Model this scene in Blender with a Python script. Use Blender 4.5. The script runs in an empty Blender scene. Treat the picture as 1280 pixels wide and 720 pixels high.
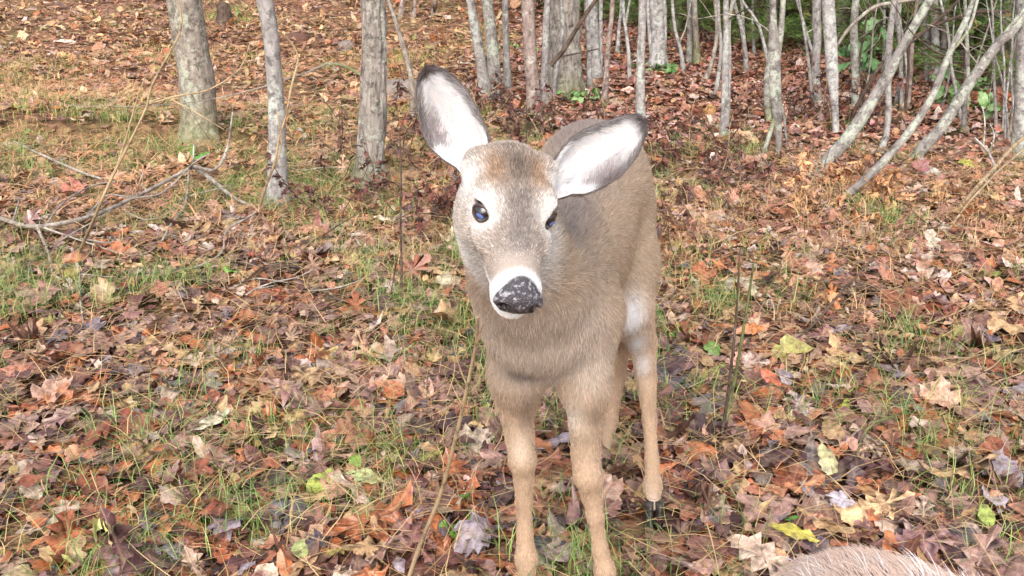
import bpy, math, random
import numpy as np
from mathutils import Matrix, Vector, Euler
rng = np.random.default_rng(7); random.seed(7)
sc = bpy.context.scene
col = sc.collection
# ------------------------------------------------------------------ camera
HC, PITCH, FPX = 1.25, math.radians(23.0), 1256.0
cd = bpy.data.cameras.new('camera'); cam = bpy.data.objects.new('camera', cd); col.objects.link(cam)
cd.sensor_width = 36.0; cd.lens = 36.0*FPX/1280.0; cd.clip_start = 0.05; cd.clip_end = 600
cam.location = (0, 0, HC); cam.rotation_euler = (math.pi/2-PITCH, 0, 0)
sc.camera = cam
# ------------------------------------------------------------------ sky and sun (overcast)
SUN_EL, SUN_AZ = math.radians(44), math.radians(188)      # azimuth clockwise from +Y: behind the camera
w = bpy.data.worlds.new('World'); sc.world = w; w.use_nodes = True
nt = w.node_tree; bg = nt.nodes['Background']
sky = nt.nodes.new('ShaderNodeTexSky'); sky.sky_type = 'NISHITA'; sky.sun_disc = False
sky.sun_elevation = SUN_EL; sky.sun_rotation = SUN_AZ; sky.air_density = 1.0; sky.dust_density = 4.0; sky.ozone_density = 1.0
hs = nt.nodes.new('ShaderNodeHueSaturation'); hs.inputs['Saturation'].default_value = 0.52
nt.links.new(sky.outputs[0], hs.inputs['Color']); nt.links.new(hs.outputs[0], bg.inputs['Color'])
bg.inputs['Strength'].default_value = 0.15
sd = bpy.data.lights.new('sun', 'SUN'); sd.energy = 0.9; sd.angle = math.radians(60); sd.color = (0.95, 0.98, 1.0)
so = bpy.data.objects.new('sun', sd); col.objects.link(so)
sdir = Vector((math.sin(SUN_AZ)*math.cos(SUN_EL), math.cos(SUN_AZ)*math.cos(SUN_EL), math.sin(SUN_EL)))
so.rotation_euler = sdir.to_track_quat('Z', 'Y').to_euler(); so.location = sdir*20
vs = sc.view_settings; vs.view_transform = 'Standard'; vs.look = 'None'; vs.exposure = 1.16; vs.gamma = 1.0
sc.cycles.use_denoising = True; sc.cycles.filter_width = 1.5
sc.cycles.max_bounces = 6; sc.cycles.diffuse_bounces = 3; sc.cycles.transmission_bounces = 3; sc.cycles.transparent_max_bounces = 4

# ------------------------------------------------------------------ helpers
CP, SP = math.cos(PITCH), math.sin(PITCH)
def ray(px, py):
    u = (px-640)/FPX; v = (360-py)/FPX
    return np.array([u, CP+v*SP, -SP+v*CP])
def P(px, py, y):                       # the point on a pixel's ray at horizontal distance y
    d = ray(px, py); return np.array([0, 0, HC])+d*(y/d[1])
def depth(p): return p[1]*CP+(HC-p[2])*SP
def pxm(p): return depth(p)/FPX         # metres per pixel there
def _h(ix, iy, s):
    n = (ix*374761393+iy*668265263+s*974634541) & 0x7fffffff
    n = ((n ^ (n >> 13))*1274126177) & 0x7fffffff
    return ((n ^ (n >> 16)) & 0xffff)/65535.0
def noise(x, y, s=0):
    x = np.asarray(x, float); y = np.asarray(y, float)
    ix = np.floor(x).astype(np.int64); iy = np.floor(y).astype(np.int64)
    fx = x-ix; fy = y-iy; fx = fx*fx*(3-2*fx); fy = fy*fy*(3-2*fy)
    a = _h(ix, iy, s); b = _h(ix+1, iy, s); c = _h(ix, iy+1, s); d = _h(ix+1, iy+1, s)
    return (a*(1-fx)+b*fx)*(1-fy)+(c*(1-fx)+d*fx)*fy
def sstep(a, b, x):
    t = np.clip((np.asarray(x, float)-a)/(b-a), 0, 1); return t*t*(3-2*t)
def terr(x, y):
    x = np.asarray(x, float); y = np.asarray(y, float)
    h = -0.035*np.clip(y-2.0, 0, 9)
    L = 1/(1+np.exp(np.clip((x-0.3)/0.9, -30, 30)))
    h = h+L*0.5*np.clip((y-6.3)/6, 0, 3)**1.5
    far = np.clip(y-11.5, 0, None)
    h = h+9*np.tanh(0.028*far)
    h = h+0.05*np.clip(-x-1.2, 0, 8)*sstep(1.5, 5, y)
    amp = 0.25+0.75*np.clip(np.abs(np.asarray(y)-1.6)/2, 0, 1)
    h = h+amp*(0.05*(noise(x*1.3, y*1.3, 1)-.5)+0.03*(noise(x*4, y*4, 2)-.5))
    step = sstep(0, .1, y-(4.75+0.25*noise(x*1.5, y*0, 5)))*sstep(-.9, -1.5, x)*sstep(-4.5, -3.5, x)
    return h+0.09*step*(1-sstep(5.2, 6.5, y))
def G(px, py):                          # the point of the ground under a pixel
    d = ray(px, py); t = 0.3
    for i in range(4000):
        p = np.array([0, 0, HC])+d*t
        if p[2] < terr(p[0], p[1]): break
        t += 0.01
    p[2] = float(terr(p[0], p[1])); return p
def srgb(*c):
    c = np.array(c, float)/255.0
    return np.where(c <= .04045, c/12.92, ((c+.055)/1.055)**2.4)
def nrm(v):
    v = np.asarray(v, float); return v/np.maximum(np.linalg.norm(v, axis=-1, keepdims=True), 1e-9)

def mesh(name, V, F, attrs=None, smooth=True, mat=None):
    me = bpy.data.meshes.new(name); V = np.asarray(V, np.float32); F = np.asarray(F, np.int32)
    k = F.shape[1]; nf = len(F)
    me.vertices.add(len(V)); me.vertices.foreach_set('co', V.ravel())
    me.loops.add(nf*k); me.loops.foreach_set('vertex_index', F.ravel())
    me.polygons.add(nf); me.polygons.foreach_set('loop_start', np.arange(0, nf*k, k, dtype=np.int32))
    me.update(calc_edges=True)
    me.polygons.foreach_set('use_smooth', np.full(nf, smooth))
    for an, (ty, arr) in (attrs or {}).items():
        a = me.attributes.new(an, ty, 'POINT')
        arr = np.asarray(arr, np.float32)
        if ty == 'FLOAT_COLOR':
            if arr.shape[1] == 3: arr = np.c_[arr, np.ones(len(arr))].astype(np.float32)
            a.data.foreach_set('color', arr.ravel())
        elif ty == 'FLOAT_VECTOR': a.data.foreach_set('vector', arr.ravel())
        else: a.data.foreach_set('value', arr.ravel())
    if mat: me.materials.append(mat)
    return me
def obj(name, data, parent=None, loc=None):
    o = bpy.data.objects.new(name, data); col.objects.link(o)
    if parent is not None: o.parent = parent
    if loc is not None: o.location = loc
    return o
def tag(o, label, cat, group=None, kind=None):
    if label: o['label'] = label
    if cat: o['category'] = cat
    if group: o['group'] = group
    if kind: o['kind'] = kind
    return o
def empty(name, loc):
    o = obj(name, None, None, loc); o.empty_display_size = .05; return o

# ------------------------------------------------------------------ materials
class NT:
    def __init__(s, name):
        s.m = bpy.data.materials.new(name); s.m.use_nodes = True; s.t = s.m.node_tree
        s.b = s.t.nodes['Principled BSDF']
    def n(s, ty, **kw):
        n = s.t.nodes.new('ShaderNode'+ty)
        for k, v in kw.items():
            if k in n.inputs: n.inputs[k].default_value = v
            else: setattr(n, k, v)
        return n
    def l(s, a, b): s.t.links.new(a, b)
    def mix(s, fac, a, b, mode='MIX'):
        n = s.t.nodes.new('ShaderNodeMix'); n.data_type = 'RGBA'; n.blend_type = mode
        for sock, v in ((n.inputs[0], fac), (n.inputs[6], a), (n.inputs[7], b)):
            if hasattr(v, 'is_output'): s.l(v, sock)
            elif isinstance(v, (int, float)): sock.default_value = v
            else: sock.default_value = (*v[:3], 1)
        return n.outputs[2]
    def math(s, op, a, b=0.0):
        n = s.t.nodes.new('ShaderNodeMath'); n.operation = op
        for sock, v in ((n.inputs[0], a), (n.inputs[1], b)):
            if hasattr(v, 'is_output'): s.l(v, sock)
            else: sock.default_value = v
        return n.outputs[0]
    def ramp(s, fac, stops):
        n = s.t.nodes.new('ShaderNodeValToRGB'); s.l(fac, n.inputs[0]); e = n.color_ramp.elements
        while len(e) < len(stops): e.new(0.5)
        for i, (p, c) in enumerate(stops):
            e[i].position = p; e[i].color = (*(c if hasattr(c, '__len__') else (c, c, c)), 1)
        return n.outputs[0]
    def attr(s, name, out='Color'): return s.n('Attribute', attribute_name=name).outputs[out]
    def noise(s, vec, scale, detail=4, rough=.6):
        n = s.n('TexNoise', Scale=scale, Detail=detail, Roughness=rough)
        if vec is not None: s.l(vec, n.inputs['Vector'])
        return n.outputs['Fac']
    def scalev(s, vec, v):
        n = s.n('VectorMath', operation='MULTIPLY'); s.l(vec, n.inputs[0]); n.inputs[1].default_value = v; return n.outputs[0]
    def bump(s, h, strength, dist):
        n = s.n('Bump', Strength=strength, Distance=dist); s.l(h, n.inputs['Height']); s.l(n.outputs[0], s.b.inputs['Normal'])
    def base(s, c, rough=.7, spec=.4):
        if hasattr(c, 'is_output'): s.l(c, s.b.inputs['Base Color'])
        else: s.b.inputs['Base Color'].default_value = (*c, 1)
        if hasattr(rough, 'is_output'): s.l(rough, s.b.inputs['Roughness'])
        else: s.b.inputs['Roughness'].default_value = rough
        s.b.inputs['Specular IOR Level'].default_value = spec
        return s.m

def bark(name, dark, light, lich, lich_amt, fur=(26, 26, 5), bumpd=.006, moss=0.0):
    t = NT(name); v = t.attr('buv', 'Vector')
    f = t.noise(t.scalev(v, fur), 1.0, 6, .65)
    c = t.ramp(f, [(.30, dark), (.50, (np.array(dark)+np.array(light))/2), (.66, light)])
    big = t.noise(v, 3.0, 3)
    c = t.mix(t.math('MULTIPLY', big, .35), c, np.array(light)*1.15)
    sp = t.noise(v, 42.0, 6, .75)
    lm = t.ramp(t.math('ADD', t.math('MULTIPLY', t.noise(v, 9.0, 5, .7), .55), t.math('MULTIPLY', sp, .5)), [(.585-lich_amt*.55, 0.0), (.64-lich_amt*.55, 1.0)])
    c = t.mix(t.math('MULTIPLY', lm, .7), c, lich)
    dk = t.ramp(t.noise(v, 26.0, 6, .8), [(.40, .75), (.50, 0.0)])
    c = t.mix(dk, c, np.array(dark)*.55)
    if moss:
        sx = t.n('SeparateXYZ'); t.l(v, sx.inputs[0])
        mm = t.ramp(t.math('ADD', sx.outputs[2], t.math('MULTIPLY', sp, .25)), [(.12, 1.0), (.12+moss, 0.0)])
        c = t.mix(t.math('MULTIPLY', mm, .7), c, srgb(118, 122, 62))
    t.bump(f, .9, bumpd); return t.base(c, .85, .25)
M = {}
M['furrow'] = bark('bark_furrowed', srgb(82, 72, 66), srgb(172, 162, 152), srgb(184, 188, 172), .06, (70, 70, 9), .014, .25)
M['grey'] = bark('bark_grey', srgb(108, 100, 97), srgb(168, 161, 156), srgb(190, 194, 182), .09, (45, 45, 24), .005, .12)
M['pale'] = bark('bark_pale', srgb(122, 115, 112), srgb(184, 179, 174), srgb(206, 207, 200), .11, (42, 42, 28), .003, .10)
M['lichen'] = bark('bark_lichen', srgb(96, 88, 84), srgb(154, 147, 140), srgb(180, 186, 168), .13, (34, 34, 16), .006, .10)
M['brown'] = bark('bark_brown', srgb(96, 85, 76), srgb(164, 152, 140), srgb(176, 180, 160), .08, (50, 50, 20), .010, .35)
M['pink'] = bark('bark_pinkish', srgb(108, 90, 82), srgb(166, 148, 138), srgb(200, 194, 182), .02, (60, 60, 16), .005, .12)
M['twig'] = bark('bark_twig', srgb(104, 92, 82), srgb(172, 160, 148), srgb(194, 192, 178), .06, (60, 60, 20), .002)
M['darktwig'] = bark('bark_dark_twig', srgb(52, 42, 36), srgb(104, 86, 74), srgb(140, 132, 118), -.02, (60, 60, 20), .002)
M['straw'] = bark('dry_stalk', srgb(128, 106, 80), srgb(182, 158, 124), srgb(194, 174, 144), -.02, (90, 90, 10), .001)
M['greenstem'] = bark('green_stem', srgb(74, 74, 48), srgb(122, 124, 78), srgb(130, 110, 80), -.02, (90, 90, 10), .001)

def leafmat(name, objcol=False):
    t = NT(name)
    c = t.n('ObjectInfo').outputs['Color'] if objcol else t.attr('col')
    v = t.attr('luv', 'Vector')
    sx = t.n('SeparateXYZ'); t.l(v, sx.inputs[0])
    ax = t.math('ABSOLUTE', sx.outputs[0])
    rib = t.ramp(ax, [(.0, 1.0), (.022, 0.0)])
    ph = t.math('FRACT', t.math('MULTIPLY', t.math('SUBTRACT', sx.outputs[1], t.math('MULTIPLY', ax, .9)), 8.0))
    vein = t.ramp(ph, [(.0, .55), (.10, 0.0), (.90, 0.0), (1.0, .55)])
    vv = t.math('MAXIMUM', rib, vein)
    geo = t.n('NewGeometry').outputs['Position']
    mot = t.noise(geo, 55.0, 5, .65)
    big = t.noise(geo, 18.0, 3, .6)
    c2 = t.mix(t.ramp(mot, [(.38, .75), (.62, 0.0)]), c, t.mix(1.0, c, srgb(104, 80, 78), 'MULTIPLY'))
    c2 = t.mix(t.ramp(big, [(.52, 0.0), (.70, .35)]), c2, srgb(176, 150, 122))
    c2 = t.mix(t.math('MULTIPLY', vv, .35), c2, t.mix(.5, c, srgb(206, 172, 138)))
    t.bump(t.math('ADD', t.math('MULTIPLY', mot, .6), t.math('MULTIPLY', vv, .6)), .5, .0025)
    r = t.ramp(t.noise(geo, 9.0, 3), [(.35, .20), (.65, .48)])
    t.b.inputs['Subsurface Weight'].default_value = 0.0
    return t.base(c2, r, .5)
M['leaf'] = leafmat('leaf_litter_material'); M['leaf1'] = leafmat('fallen_leaf_material', True)
def attrmat(name, rough, spec, mott=0.0):
    t = NT(name); c = t.attr('col')
    if mott:
        g = t.n('NewGeometry').outputs['Position']
        c = t.mix(t.ramp(t.noise(g, 60.0, 4), [(.4, mott), (.62, 0.0)]), c, t.mix(1.0, c, srgb(120, 120, 110), 'MULTIPLY'))
    return t.base(c, rough, spec)
M['grass'] = attrmat('grass_blades', .55, .35)
M['needle'] = attrmat('pine_needles', .5, .35)
M['green_leaf'] = attrmat('green_leaf', .42, .45, .35)
def soil():
    t = NT('forest_soil'); g = t.n('NewGeometry').outputs['Position']
    a = t.noise(g, 14.0, 8, .7); b = t.noise(g, 1.3, 4)
    c = t.ramp(a, [(.30, srgb(64, 46, 40)), (.46, srgb(112, 80, 64)), (.58, srgb(158, 116, 90)), (.72, srgb(190, 150, 122))])
    c = t.mix(t.ramp(b, [(.45, 0.0), (.62, .5)]), c, srgb(120, 112, 64))
    v = t.n('TexVoronoi', Scale=22.0); t.l(g, v.inputs['Vector'])
    t.bump(t.math('ADD', a, v.outputs['Distance']), .8, .03); return t.base(c, .85, .25)
M['soil'] = soil()

# ------------------------------------------------------------------ ground
def ground():
    xs = np.unique(np.concatenate([np.linspace(-9, 9, 241), np.linspace(-200, -9, 40), np.linspace(9, 200, 40)]))
    ys = np.unique(np.concatenate([np.linspace(-3, 14, 261), np.linspace(-200, -3, 40), np.linspace(14, 260, 70)]))
    X, Y = np.meshgrid(xs, ys, indexing='ij'); Z = terr(X, Y)-0.012
    V = np.stack([X, Y, Z], -1).reshape(-1, 3); ny = len(ys)
    I = np.arange(len(xs)*ny).reshape(len(xs), ny)
    F = np.stack([I[:-1, :-1], I[1:, :-1], I[1:, 1:], I[:-1, 1:]], -1).reshape(-1, 4)
    o = obj('ground', mesh('ground', V, F, mat=M['soil'])); o['kind'] = 'structure'
    return o
ground()

# ------------------------------------------------------------------ tubes, trunks, branches
def smooth_path(pts, rad, step):
    pts = np.asarray(pts, float); rad = np.asarray(rad, float)
    if len(pts) == 2: pts = np.vstack([pts[0], pts.mean(0), pts[1]]); rad = np.array([rad[0], rad.mean(), rad[1]])
    p = np.vstack([2*pts[0]-pts[1], pts, 2*pts[-1]-pts[-2]]); out = []; ro = []
    for i in range(1, len(p)-2):
        n = max(2, int(np.linalg.norm(p[i+1]-p[i])/step)+1)
        for t in np.linspace(0, 1, n, endpoint=False):
            a = 2*p[i]; b = p[i+1]-p[i-1]; c = 2*p[i-1]-5*p[i]+4*p[i+1]-p[i+2]; d = -p[i-1]+3*p[i]-3*p[i+1]+p[i+2]
            out.append(.5*(a+b*t+c*t*t+d*t**3)); ro.append(rad[i-1]*(1-t)+rad[min(i, len(rad)-1)]*t)
    out.append(p[-2]); ro.append(rad[-1])
    return np.array(out), np.array(ro)
def tube(pts, rad, segs=8, step=.12, wob=.0, furrow=0.0, lump=0.0, seed=0, flare=0.0):
    C, R = smooth_path(pts, rad, step); n = len(C)
    r2 = np.random.default_rng(seed+11)
    s = np.concatenate([[0], np.cumsum(np.linalg.norm(np.diff(C, axis=0), axis=1))])
    if wob:
        C = C+np.stack([(noise(s*5+seed*7.3, s*0+k, seed+k)-.5)*wob*2 for k in (1, 2, 3)], -1)*np.array([1, 1, .2])*np.minimum(1, s[:, None]*3)
    T = nrm(np.gradient(C, axis=0)); ref = np.array([0., 1, 0]) if abs(T[0, 1]) < .9 else np.array([1., 0, 0])
    A = nrm(np.cross(T, ref)); B = np.cross(T, A)
    th = np.linspace(0, 2*np.pi, segs, endpoint=False)
    c, sn = np.cos(th), np.sin(th)
    rr = R[:, None]*np.ones(segs)[None]
    if flare: rr = rr*(1+flare*np.exp(-s/.09))[:, None]*(1+.35*flare*np.exp(-s/.12)[:, None]*np.cos(th*4+seed)[None])
    if lump: rr = rr*(1+lump*(noise(s[:, None]*4+seed, c[None]*1.3+5+seed, seed)+noise(s[:, None]*9+seed, sn[None]*2+9, seed+3)-1))
    if furrow:
        q = np.abs(noise(th[None]*segs/2/np.pi*.30+noise(s[:, None]*6, th[None]*2, 8)*2.5, s[:, None]*9, seed+5)-.5)*2
        wr = np.minimum(th, 2*np.pi-th)[None]*3
        rr = rr*(1+furrow*(q-.5)*np.clip(wr, 0, 1))
    V = C[:, None]+(A[:, None]*c[None, :, None]+B[:, None]*sn[None, :, None])*rr[..., None]
    UV = np.stack([np.broadcast_to(c, rr.shape)*R[:, None]+seed*.37, np.broadcast_to(sn, rr.shape)*R[:, None]+seed*.61, np.broadcast_to(s[:, None], rr.shape)], -1)
    I = np.arange(n*segs).reshape(n, segs); J = np.roll(I, -1, 1)
    F = np.stack([I[:-1], J[:-1], J[1:], I[1:]], -1).reshape(-1, 4)
    cap = len(V.reshape(-1, 3))
    V = np.vstack([V.reshape(-1, 3), C[-1:]+T[-1:]*R[-1]*.5]); UV = np.vstack([UV.reshape(-1, 3), UV[-1, :1]])
    F = np.vstack([F, np.stack([I[-1], J[-1], np.full(segs, cap), np.full(segs, cap)], -1)])
    return V, F, UV
def tubemesh(name, V, F, UV, mat):
    quad = F[:, 2] != F[:, 3]
    Q = F[quad]; T = F[~quad][:, :3]
    me = bpy.data.meshes.new(name); nv = len(V)
    loops = np.concatenate([Q.ravel(), T.ravel()]).astype(np.int32)
    starts = np.concatenate([np.arange(len(Q))*4, len(Q)*4+np.arange(len(T))*3]).astype(np.int32)
    me.vertices.add(nv); me.vertices.foreach_set('co', np.asarray(V, np.float32).ravel())
    me.loops.add(len(loops)); me.loops.foreach_set('vertex_index', loops)
    me.polygons.add(len(starts)); me.polygons.foreach_set('loop_start', starts)
    me.update(calc_edges=True); me.polygons.foreach_set('use_smooth', np.ones(len(starts), bool))
    a = me.attributes.new('buv', 'FLOAT_VECTOR', 'POINT'); a.data.foreach_set('vector', np.asarray(UV, np.float32).ravel())
    me.materials.append(mat); return me
SEED = [0]
def branch(root, base, pts, rad, mat, name='branch', segs=6, **kw):
    SEED[0] += 1
    V, F, UV = tube(np.asarray(pts)-base, rad, segs=segs, seed=SEED[0], **kw)
    return obj(name, tubemesh(name, V, F, UV, mat), root)
def rdir(): return nrm(rng.normal(size=3))
def tree(name, label, pix, style, cat='tree', group=None, segs=10, height=3.6, lump=.06, furrow=0, forks=(), limbs=4, twigs=0, step=.12, flare=.55, wob=.004, dy=0.0, y0=None):
    """pix: [(px, py, width_px), ...] from the ground up; the trunk stands in the plane of its foot."""
    b = G(*pix[0][:2]); y = (b[1] if y0 is None else y0)
    pts = []; rad = []
    for i, (px, py, wd) in enumerate(pix):
        p = P(px, py, y+dy*i) if i else b.copy()
        if i == 0: p[2] -= .05
        pts.append(p); rad.append(wd*.5*pxm(p))
    d = nrm(pts[-1]-pts[-2]); L = max(height-(pts[-1][2]-b[2]), .4); n = 4; r0 = rad[-1]
    for k in range(1, n+1):
        d = nrm(d+np.array([0, 0, .12])+rng.normal(size=3)*.05)
        pts.append(pts[-1]+d*L/n); rad.append(r0*(1-.22*k))
    root = empty(name, b); tag(root, label, cat, group)
    branch(root, b, pts, rad, M[style], 'trunk', segs=segs, lump=lump, furrow=furrow, flare=flare, wob=wob, step=step)
    PT, RD = smooth_path(pts, rad, .1)
    for fk in forks:
        q = []; r = []
        for (px, py, wd) in fk: pp = P(px, py, y); q.append(pp); r.append(wd*.5*pxm(pp))
        dd = nrm(q[-1]-q[-2])
        for k in range(3): dd = nrm(dd+rng.normal(size=3)*.08+np.array([0, 0, .1])); q.append(q[-1]+dd*.35); r.append(r[-1]*.7)
        branch(root, b, q, r, M[style], 'branch', segs=8, wob=.003)
    for k in range(limbs):                       # bare limbs above
        i = int(len(PT)*rng.uniform(.72, .97)); p = PT[i]; r = RD[i]*.55
        d = nrm(np.array([rng.normal(), rng.normal(), .9])); q = [p]; rr = [r]
        for j in range(4): d = nrm(d+rng.normal(size=3)*.2); q.append(q[-1]+d*.22); rr.append(r*(.8-.18*j))
        branch(root, b, q, rr, M[style], 'branch', segs=5, step=.2)
    for k in range(twigs):                       # fine twigs lower down
        i = int(len(PT)*rng.uniform(.18, .6)); p = PT[i]
        r = min(RD[i]*.4, .004); d = nrm(np.array([rng.normal(), rng.normal()*.6, .7])); q = [p]; rr = [r]
        for j in range(4): d = nrm(d+rng.normal(size=3)*.28); q.append(q[-1]+d*rng.uniform(.06, .14)); rr.append(r*(.8-.17*j))
        branch(root, b, q, rr, M['twig' if rng.random() < .7 else 'darktwig'], 'twig', segs=4, step=.1)
    return root

GR = 'slim bare saplings in the thicket'
tree('tree', 'brown-barked tree with mossy foot standing alone on the leafy slope', [(248, 184, 46), (248, 140, 42), (246, 100, 44), (238, 55, 44), (231, 0, 42)], 'brown', segs=40, furrow=.10, step=.03, limbs=5)
tree('tree', 'slim pale grey tree wrapped by a thin vine', [(345, 260, 29), (346, 190, 22), (345, 120, 20), (338, 50, 20), (330, 0, 21)], 'grey', segs=24, step=.04, lump=.08, limbs=5)
t3 = tree('tree', 'deeply furrowed grey tree trunk beside the brown thicket', [(462, 240, 40), (463, 190, 34), (466, 130, 34), (468, 70, 32), (467, 0, 31)], 'furrow', segs=72, furrow=.20, step=.015, limbs=5, lump=.05,
     forks=[[(450, 93, 4), (430, 82, 4), (408, 80, 3.5), (385, 90, 2)]])
tree('sapling', 'bent thin grey sapling behind the furrowed tree', [(518, 150, 9), (514, 97, 7), (500, 45, 6), (486, 0, 5)], 'twig', 'sapling', limbs=2, twigs=2, height=2.4)
for x, yb in ((500, 22), (516, 26), (541, 20)):
    tree('sapling', 'pinkish far-off sapling on the upper slope', [(x, yb, 6), (x+2, 10, 5), (x+3, 0, 5)], 'pink', 'sapling', 'pinkish saplings far up the slope', limbs=2)
tree('tree', 'slim grey tree leaning against its lichen-green neighbour', [(607, 122, 14), (603, 90, 14), (597, 55, 13), (588, 0, 11)], 'grey', segs=14, limbs=4)
tree('tree', 'pale trunk blotched with green lichen, leaning slightly', [(621, 126, 16), (617, 80, 16), (613, 40, 15), (608, 0, 14)], 'lichen', segs=16, limbs=4)
tree('sapling', 'narrow grey stem right behind the lichen-blotched pair', [(635, 116, 10), (633, 60, 8), (631, 0, 8)], 'grey', 'sapling', limbs=3)
tree('tree', 'pinkish-grey smooth trunk in front of the broad furrowed one', [(669, 146, 19), (666, 100, 17), (662, 50, 16), (660, 0, 16)], 'pink', segs=20, step=.05, furrow=.04, limbs=4)
tree('sapling', 'grey stem squeezed against the broad furrowed trunk', [(681, 134, 10), (681, 80, 9), (683, 30, 9), (685, 0, 8)], 'grey', 'sapling', limbs=3)
tree('tree', 'broadest trunk, furrowed grey with pale lichen, evergreen plants at its foot', [(706, 120, 44), (706, 80, 42), (705, 40, 41), (704, 0, 41)], 'furrow', segs=64, furrow=.16, step=.025, limbs=5, lump=.06)
tree('sapling', 'thin crooked stem crossing the foot of the broadest trunk', [(690, 128, 6), (694, 100, 6), (699, 70, 6), (703, 30, 5), (702, 0, 4)], 'grey', 'sapling', limbs=2)
tree('tree', 'pale mottled double trunk beside the broadest tree', [(746, 100, 15), (743, 60, 14), (740, 30, 15), (739, 0, 15)], 'pale', segs=14, limbs=4)
tree('sapling', 'thin grey stem right in front of the pale mottled trunk', [(738, 115, 7), (736, 70, 6), (733, 20, 6), (732, 0, 5)], 'grey', 'sapling', limbs=2)
tree('sapling', 'white-flecked thin stem just behind the pale mottled trunk', [(750, 94, 6), (751, 40, 5), (751, 0, 5)], 'pale', 'sapling', limbs=2)
tree('sapling', 'pinkish thin stem leaning in front of the dark forest', [(755, 132, 8), (758, 90, 7), (763, 30, 6), (766, 0, 6)], 'pink', 'sapling', limbs=2, twigs=2)
tree('sapling', 'far pale stem standing against the dark forest', [(772, 66, 5), (774, 30, 4), (777, 0, 4)], 'pale', 'sapling', limbs=2)
tree('sapling', 'thin forked pale stem left of the straight grey pole', [(788, 104, 5), (785, 60, 4.5), (781, 25, 4), (779, 0, 4)], 'pale', 'sapling', limbs=2, forks=[[(782, 32, 3), (785, 12, 3), (787, 0, 2.5)]])
tree('tree', 'straight slim grey pole rising behind the deer ear', [(801, 168, 13), (801, 110, 11), (802, 50, 10), (803, 0, 10)], 'grey', segs=14, limbs=3)
tree('tree', 'stout smooth pale tree with two side stems and green plants below', [(823, 87, 24), (823, 65, 19), (822, 30, 17), (820, 0, 17)], 'pale', segs=18, limbs=5,
     forks=[[(829, 78, 7), (831, 50, 6), (831, 20, 6), (830, 0, 6)], [(815, 72, 6), (812, 40, 5), (810, 10, 5), (809, 0, 5)]])
tree('sapling', 'wavy thin pale stem with a small side twig', [(857, 92, 5), (850, 60, 4.5), (845, 42, 4), (843, 30, 4), (840, 0, 4)], 'pale', 'sapling', limbs=2, forks=[[(850, 52, 2.5), (855, 40, 2), (858, 30, 1.5)]])
tree('sapling', 'grey stem speckled with white lichen next to the mossy-footed one', [(862, 82, 8), (862, 40, 7), (861, 0, 6)], 'lichen', 'sapling', limbs=3)
tree('sapling', 'brownish straight stem with a mossy foot', [(873, 84, 10), (870, 50, 7), (868, 0, 7)], 'brown', 'sapling', limbs=3)
tree('sapling', 'curved stem bending back to the left near the ground', [(875, 105, 6), (885, 92, 6), (891, 72, 5), (896, 38, 5), (893, 0, 4)], 'twig', 'sapling', limbs=2, twigs=2)
tree('sapling', 'slim stem crossing behind the forked grey clump', [(893, 124, 5), (899, 90, 5), (902, 56, 4.5), (898, 0, 4)], 'grey', 'sapling', limbs=2, twigs=2)
tree('tree', 'forked slender grey tree in the middle of the leafy slope', [(907, 174, 12), (906, 130, 10), (908, 70, 9), (909, 25, 8), (908, 0, 7)], 'grey', segs=12, limbs=3, twigs=3, forks=[[(909, 32, 6), (913, 15, 6), (918, 0, 5)], [(911, 150, 4), (912, 90, 4), (912, 40, 3.5), (914, 10, 3)]])
tree('sapling', 'leaning thin grey stem in front of the evergreens', [(935, 94, 6), (930, 50, 5.5), (922, 18, 5), (917, 0, 4)], 'grey', 'sapling', limbs=2)
tree('sapling', 'far thin stem just inside the dark evergreens', [(933, 76, 4), (930, 40, 4), (926, 0, 4)], 'grey', 'sapling', GR, limbs=2)
tree('sapling', 'arching whip-thin stem bowed over to the left', [(966, 96, 4), (959, 72, 4), (950, 34, 3.5), (938, 14, 3), (928, 0, 3)], 'pale', 'sapling', limbs=2)
tree('sapling', 'far thin stem just inside the dark evergreens', [(944, 70, 4), (942, 40, 3.5), (941, 0, 3)], 'grey', 'sapling', GR, limbs=2)
tree('tree', 'twin-stemmed pale lichen tree on splayed roots', [(974, 196, 6), (973, 160, 9), (970, 135, 15), (968, 100, 17), (969, 60, 17), (966, 30, 9), (965, 0, 8)], 'lichen', segs=16, limbs=4, twigs=3, flare=.1,
     forks=[[(971, 70, 10), (976, 40, 8), (979, 0, 7)], [(968, 148, 6), (958, 180, 6), (950, 203, 6), (939, 216, 5)], [(974, 120, 4), (981, 150, 3.5), (986, 190, 3)], [(961, 150, 8), (959, 125, 9), (959, 100, 9), (962, 75, 6), (964, 50, 4)]])
tree('tree', 'grey trunk half hidden in brown twigs', [(1021, 130, 13), (1020, 80, 11), (1021, 40, 11), (1021, 0, 11)], 'grey', segs=12, limbs=3, twigs=4)
tree('tree', 'whitish straight trunk narrowing toward its foot', [(1047, 170, 8), (1043, 130, 9), (1040, 95, 15), (1038, 50, 16), (1036, 0, 16)], 'pale', segs=14, limbs=3, twigs=3, flare=.1)
tree('sapling', 'whip-thin pale stem leaning left before the whitish trunk', [(1024, 96, 4), (1018, 75, 3.5), (1012, 52, 3.5), (1003, 20, 3), (996, 0, 3)], 'pale', 'sapling', limbs=2)
tree('tree', 'mottled grey trunk beside the green-leaved shrub', [(1072, 134, 11), (1069, 90, 10), (1068, 50, 10), (1070, 0, 9)], 'lichen', segs=12, limbs=3, twigs=4)
tree('sapling', 'straight thin stem just right of the green-leaved shrub', [(1105, 96, 4), (1105, 50, 3.5), (1105, 0, 3.5)], 'grey', 'sapling', limbs=2, twigs=2)
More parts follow.
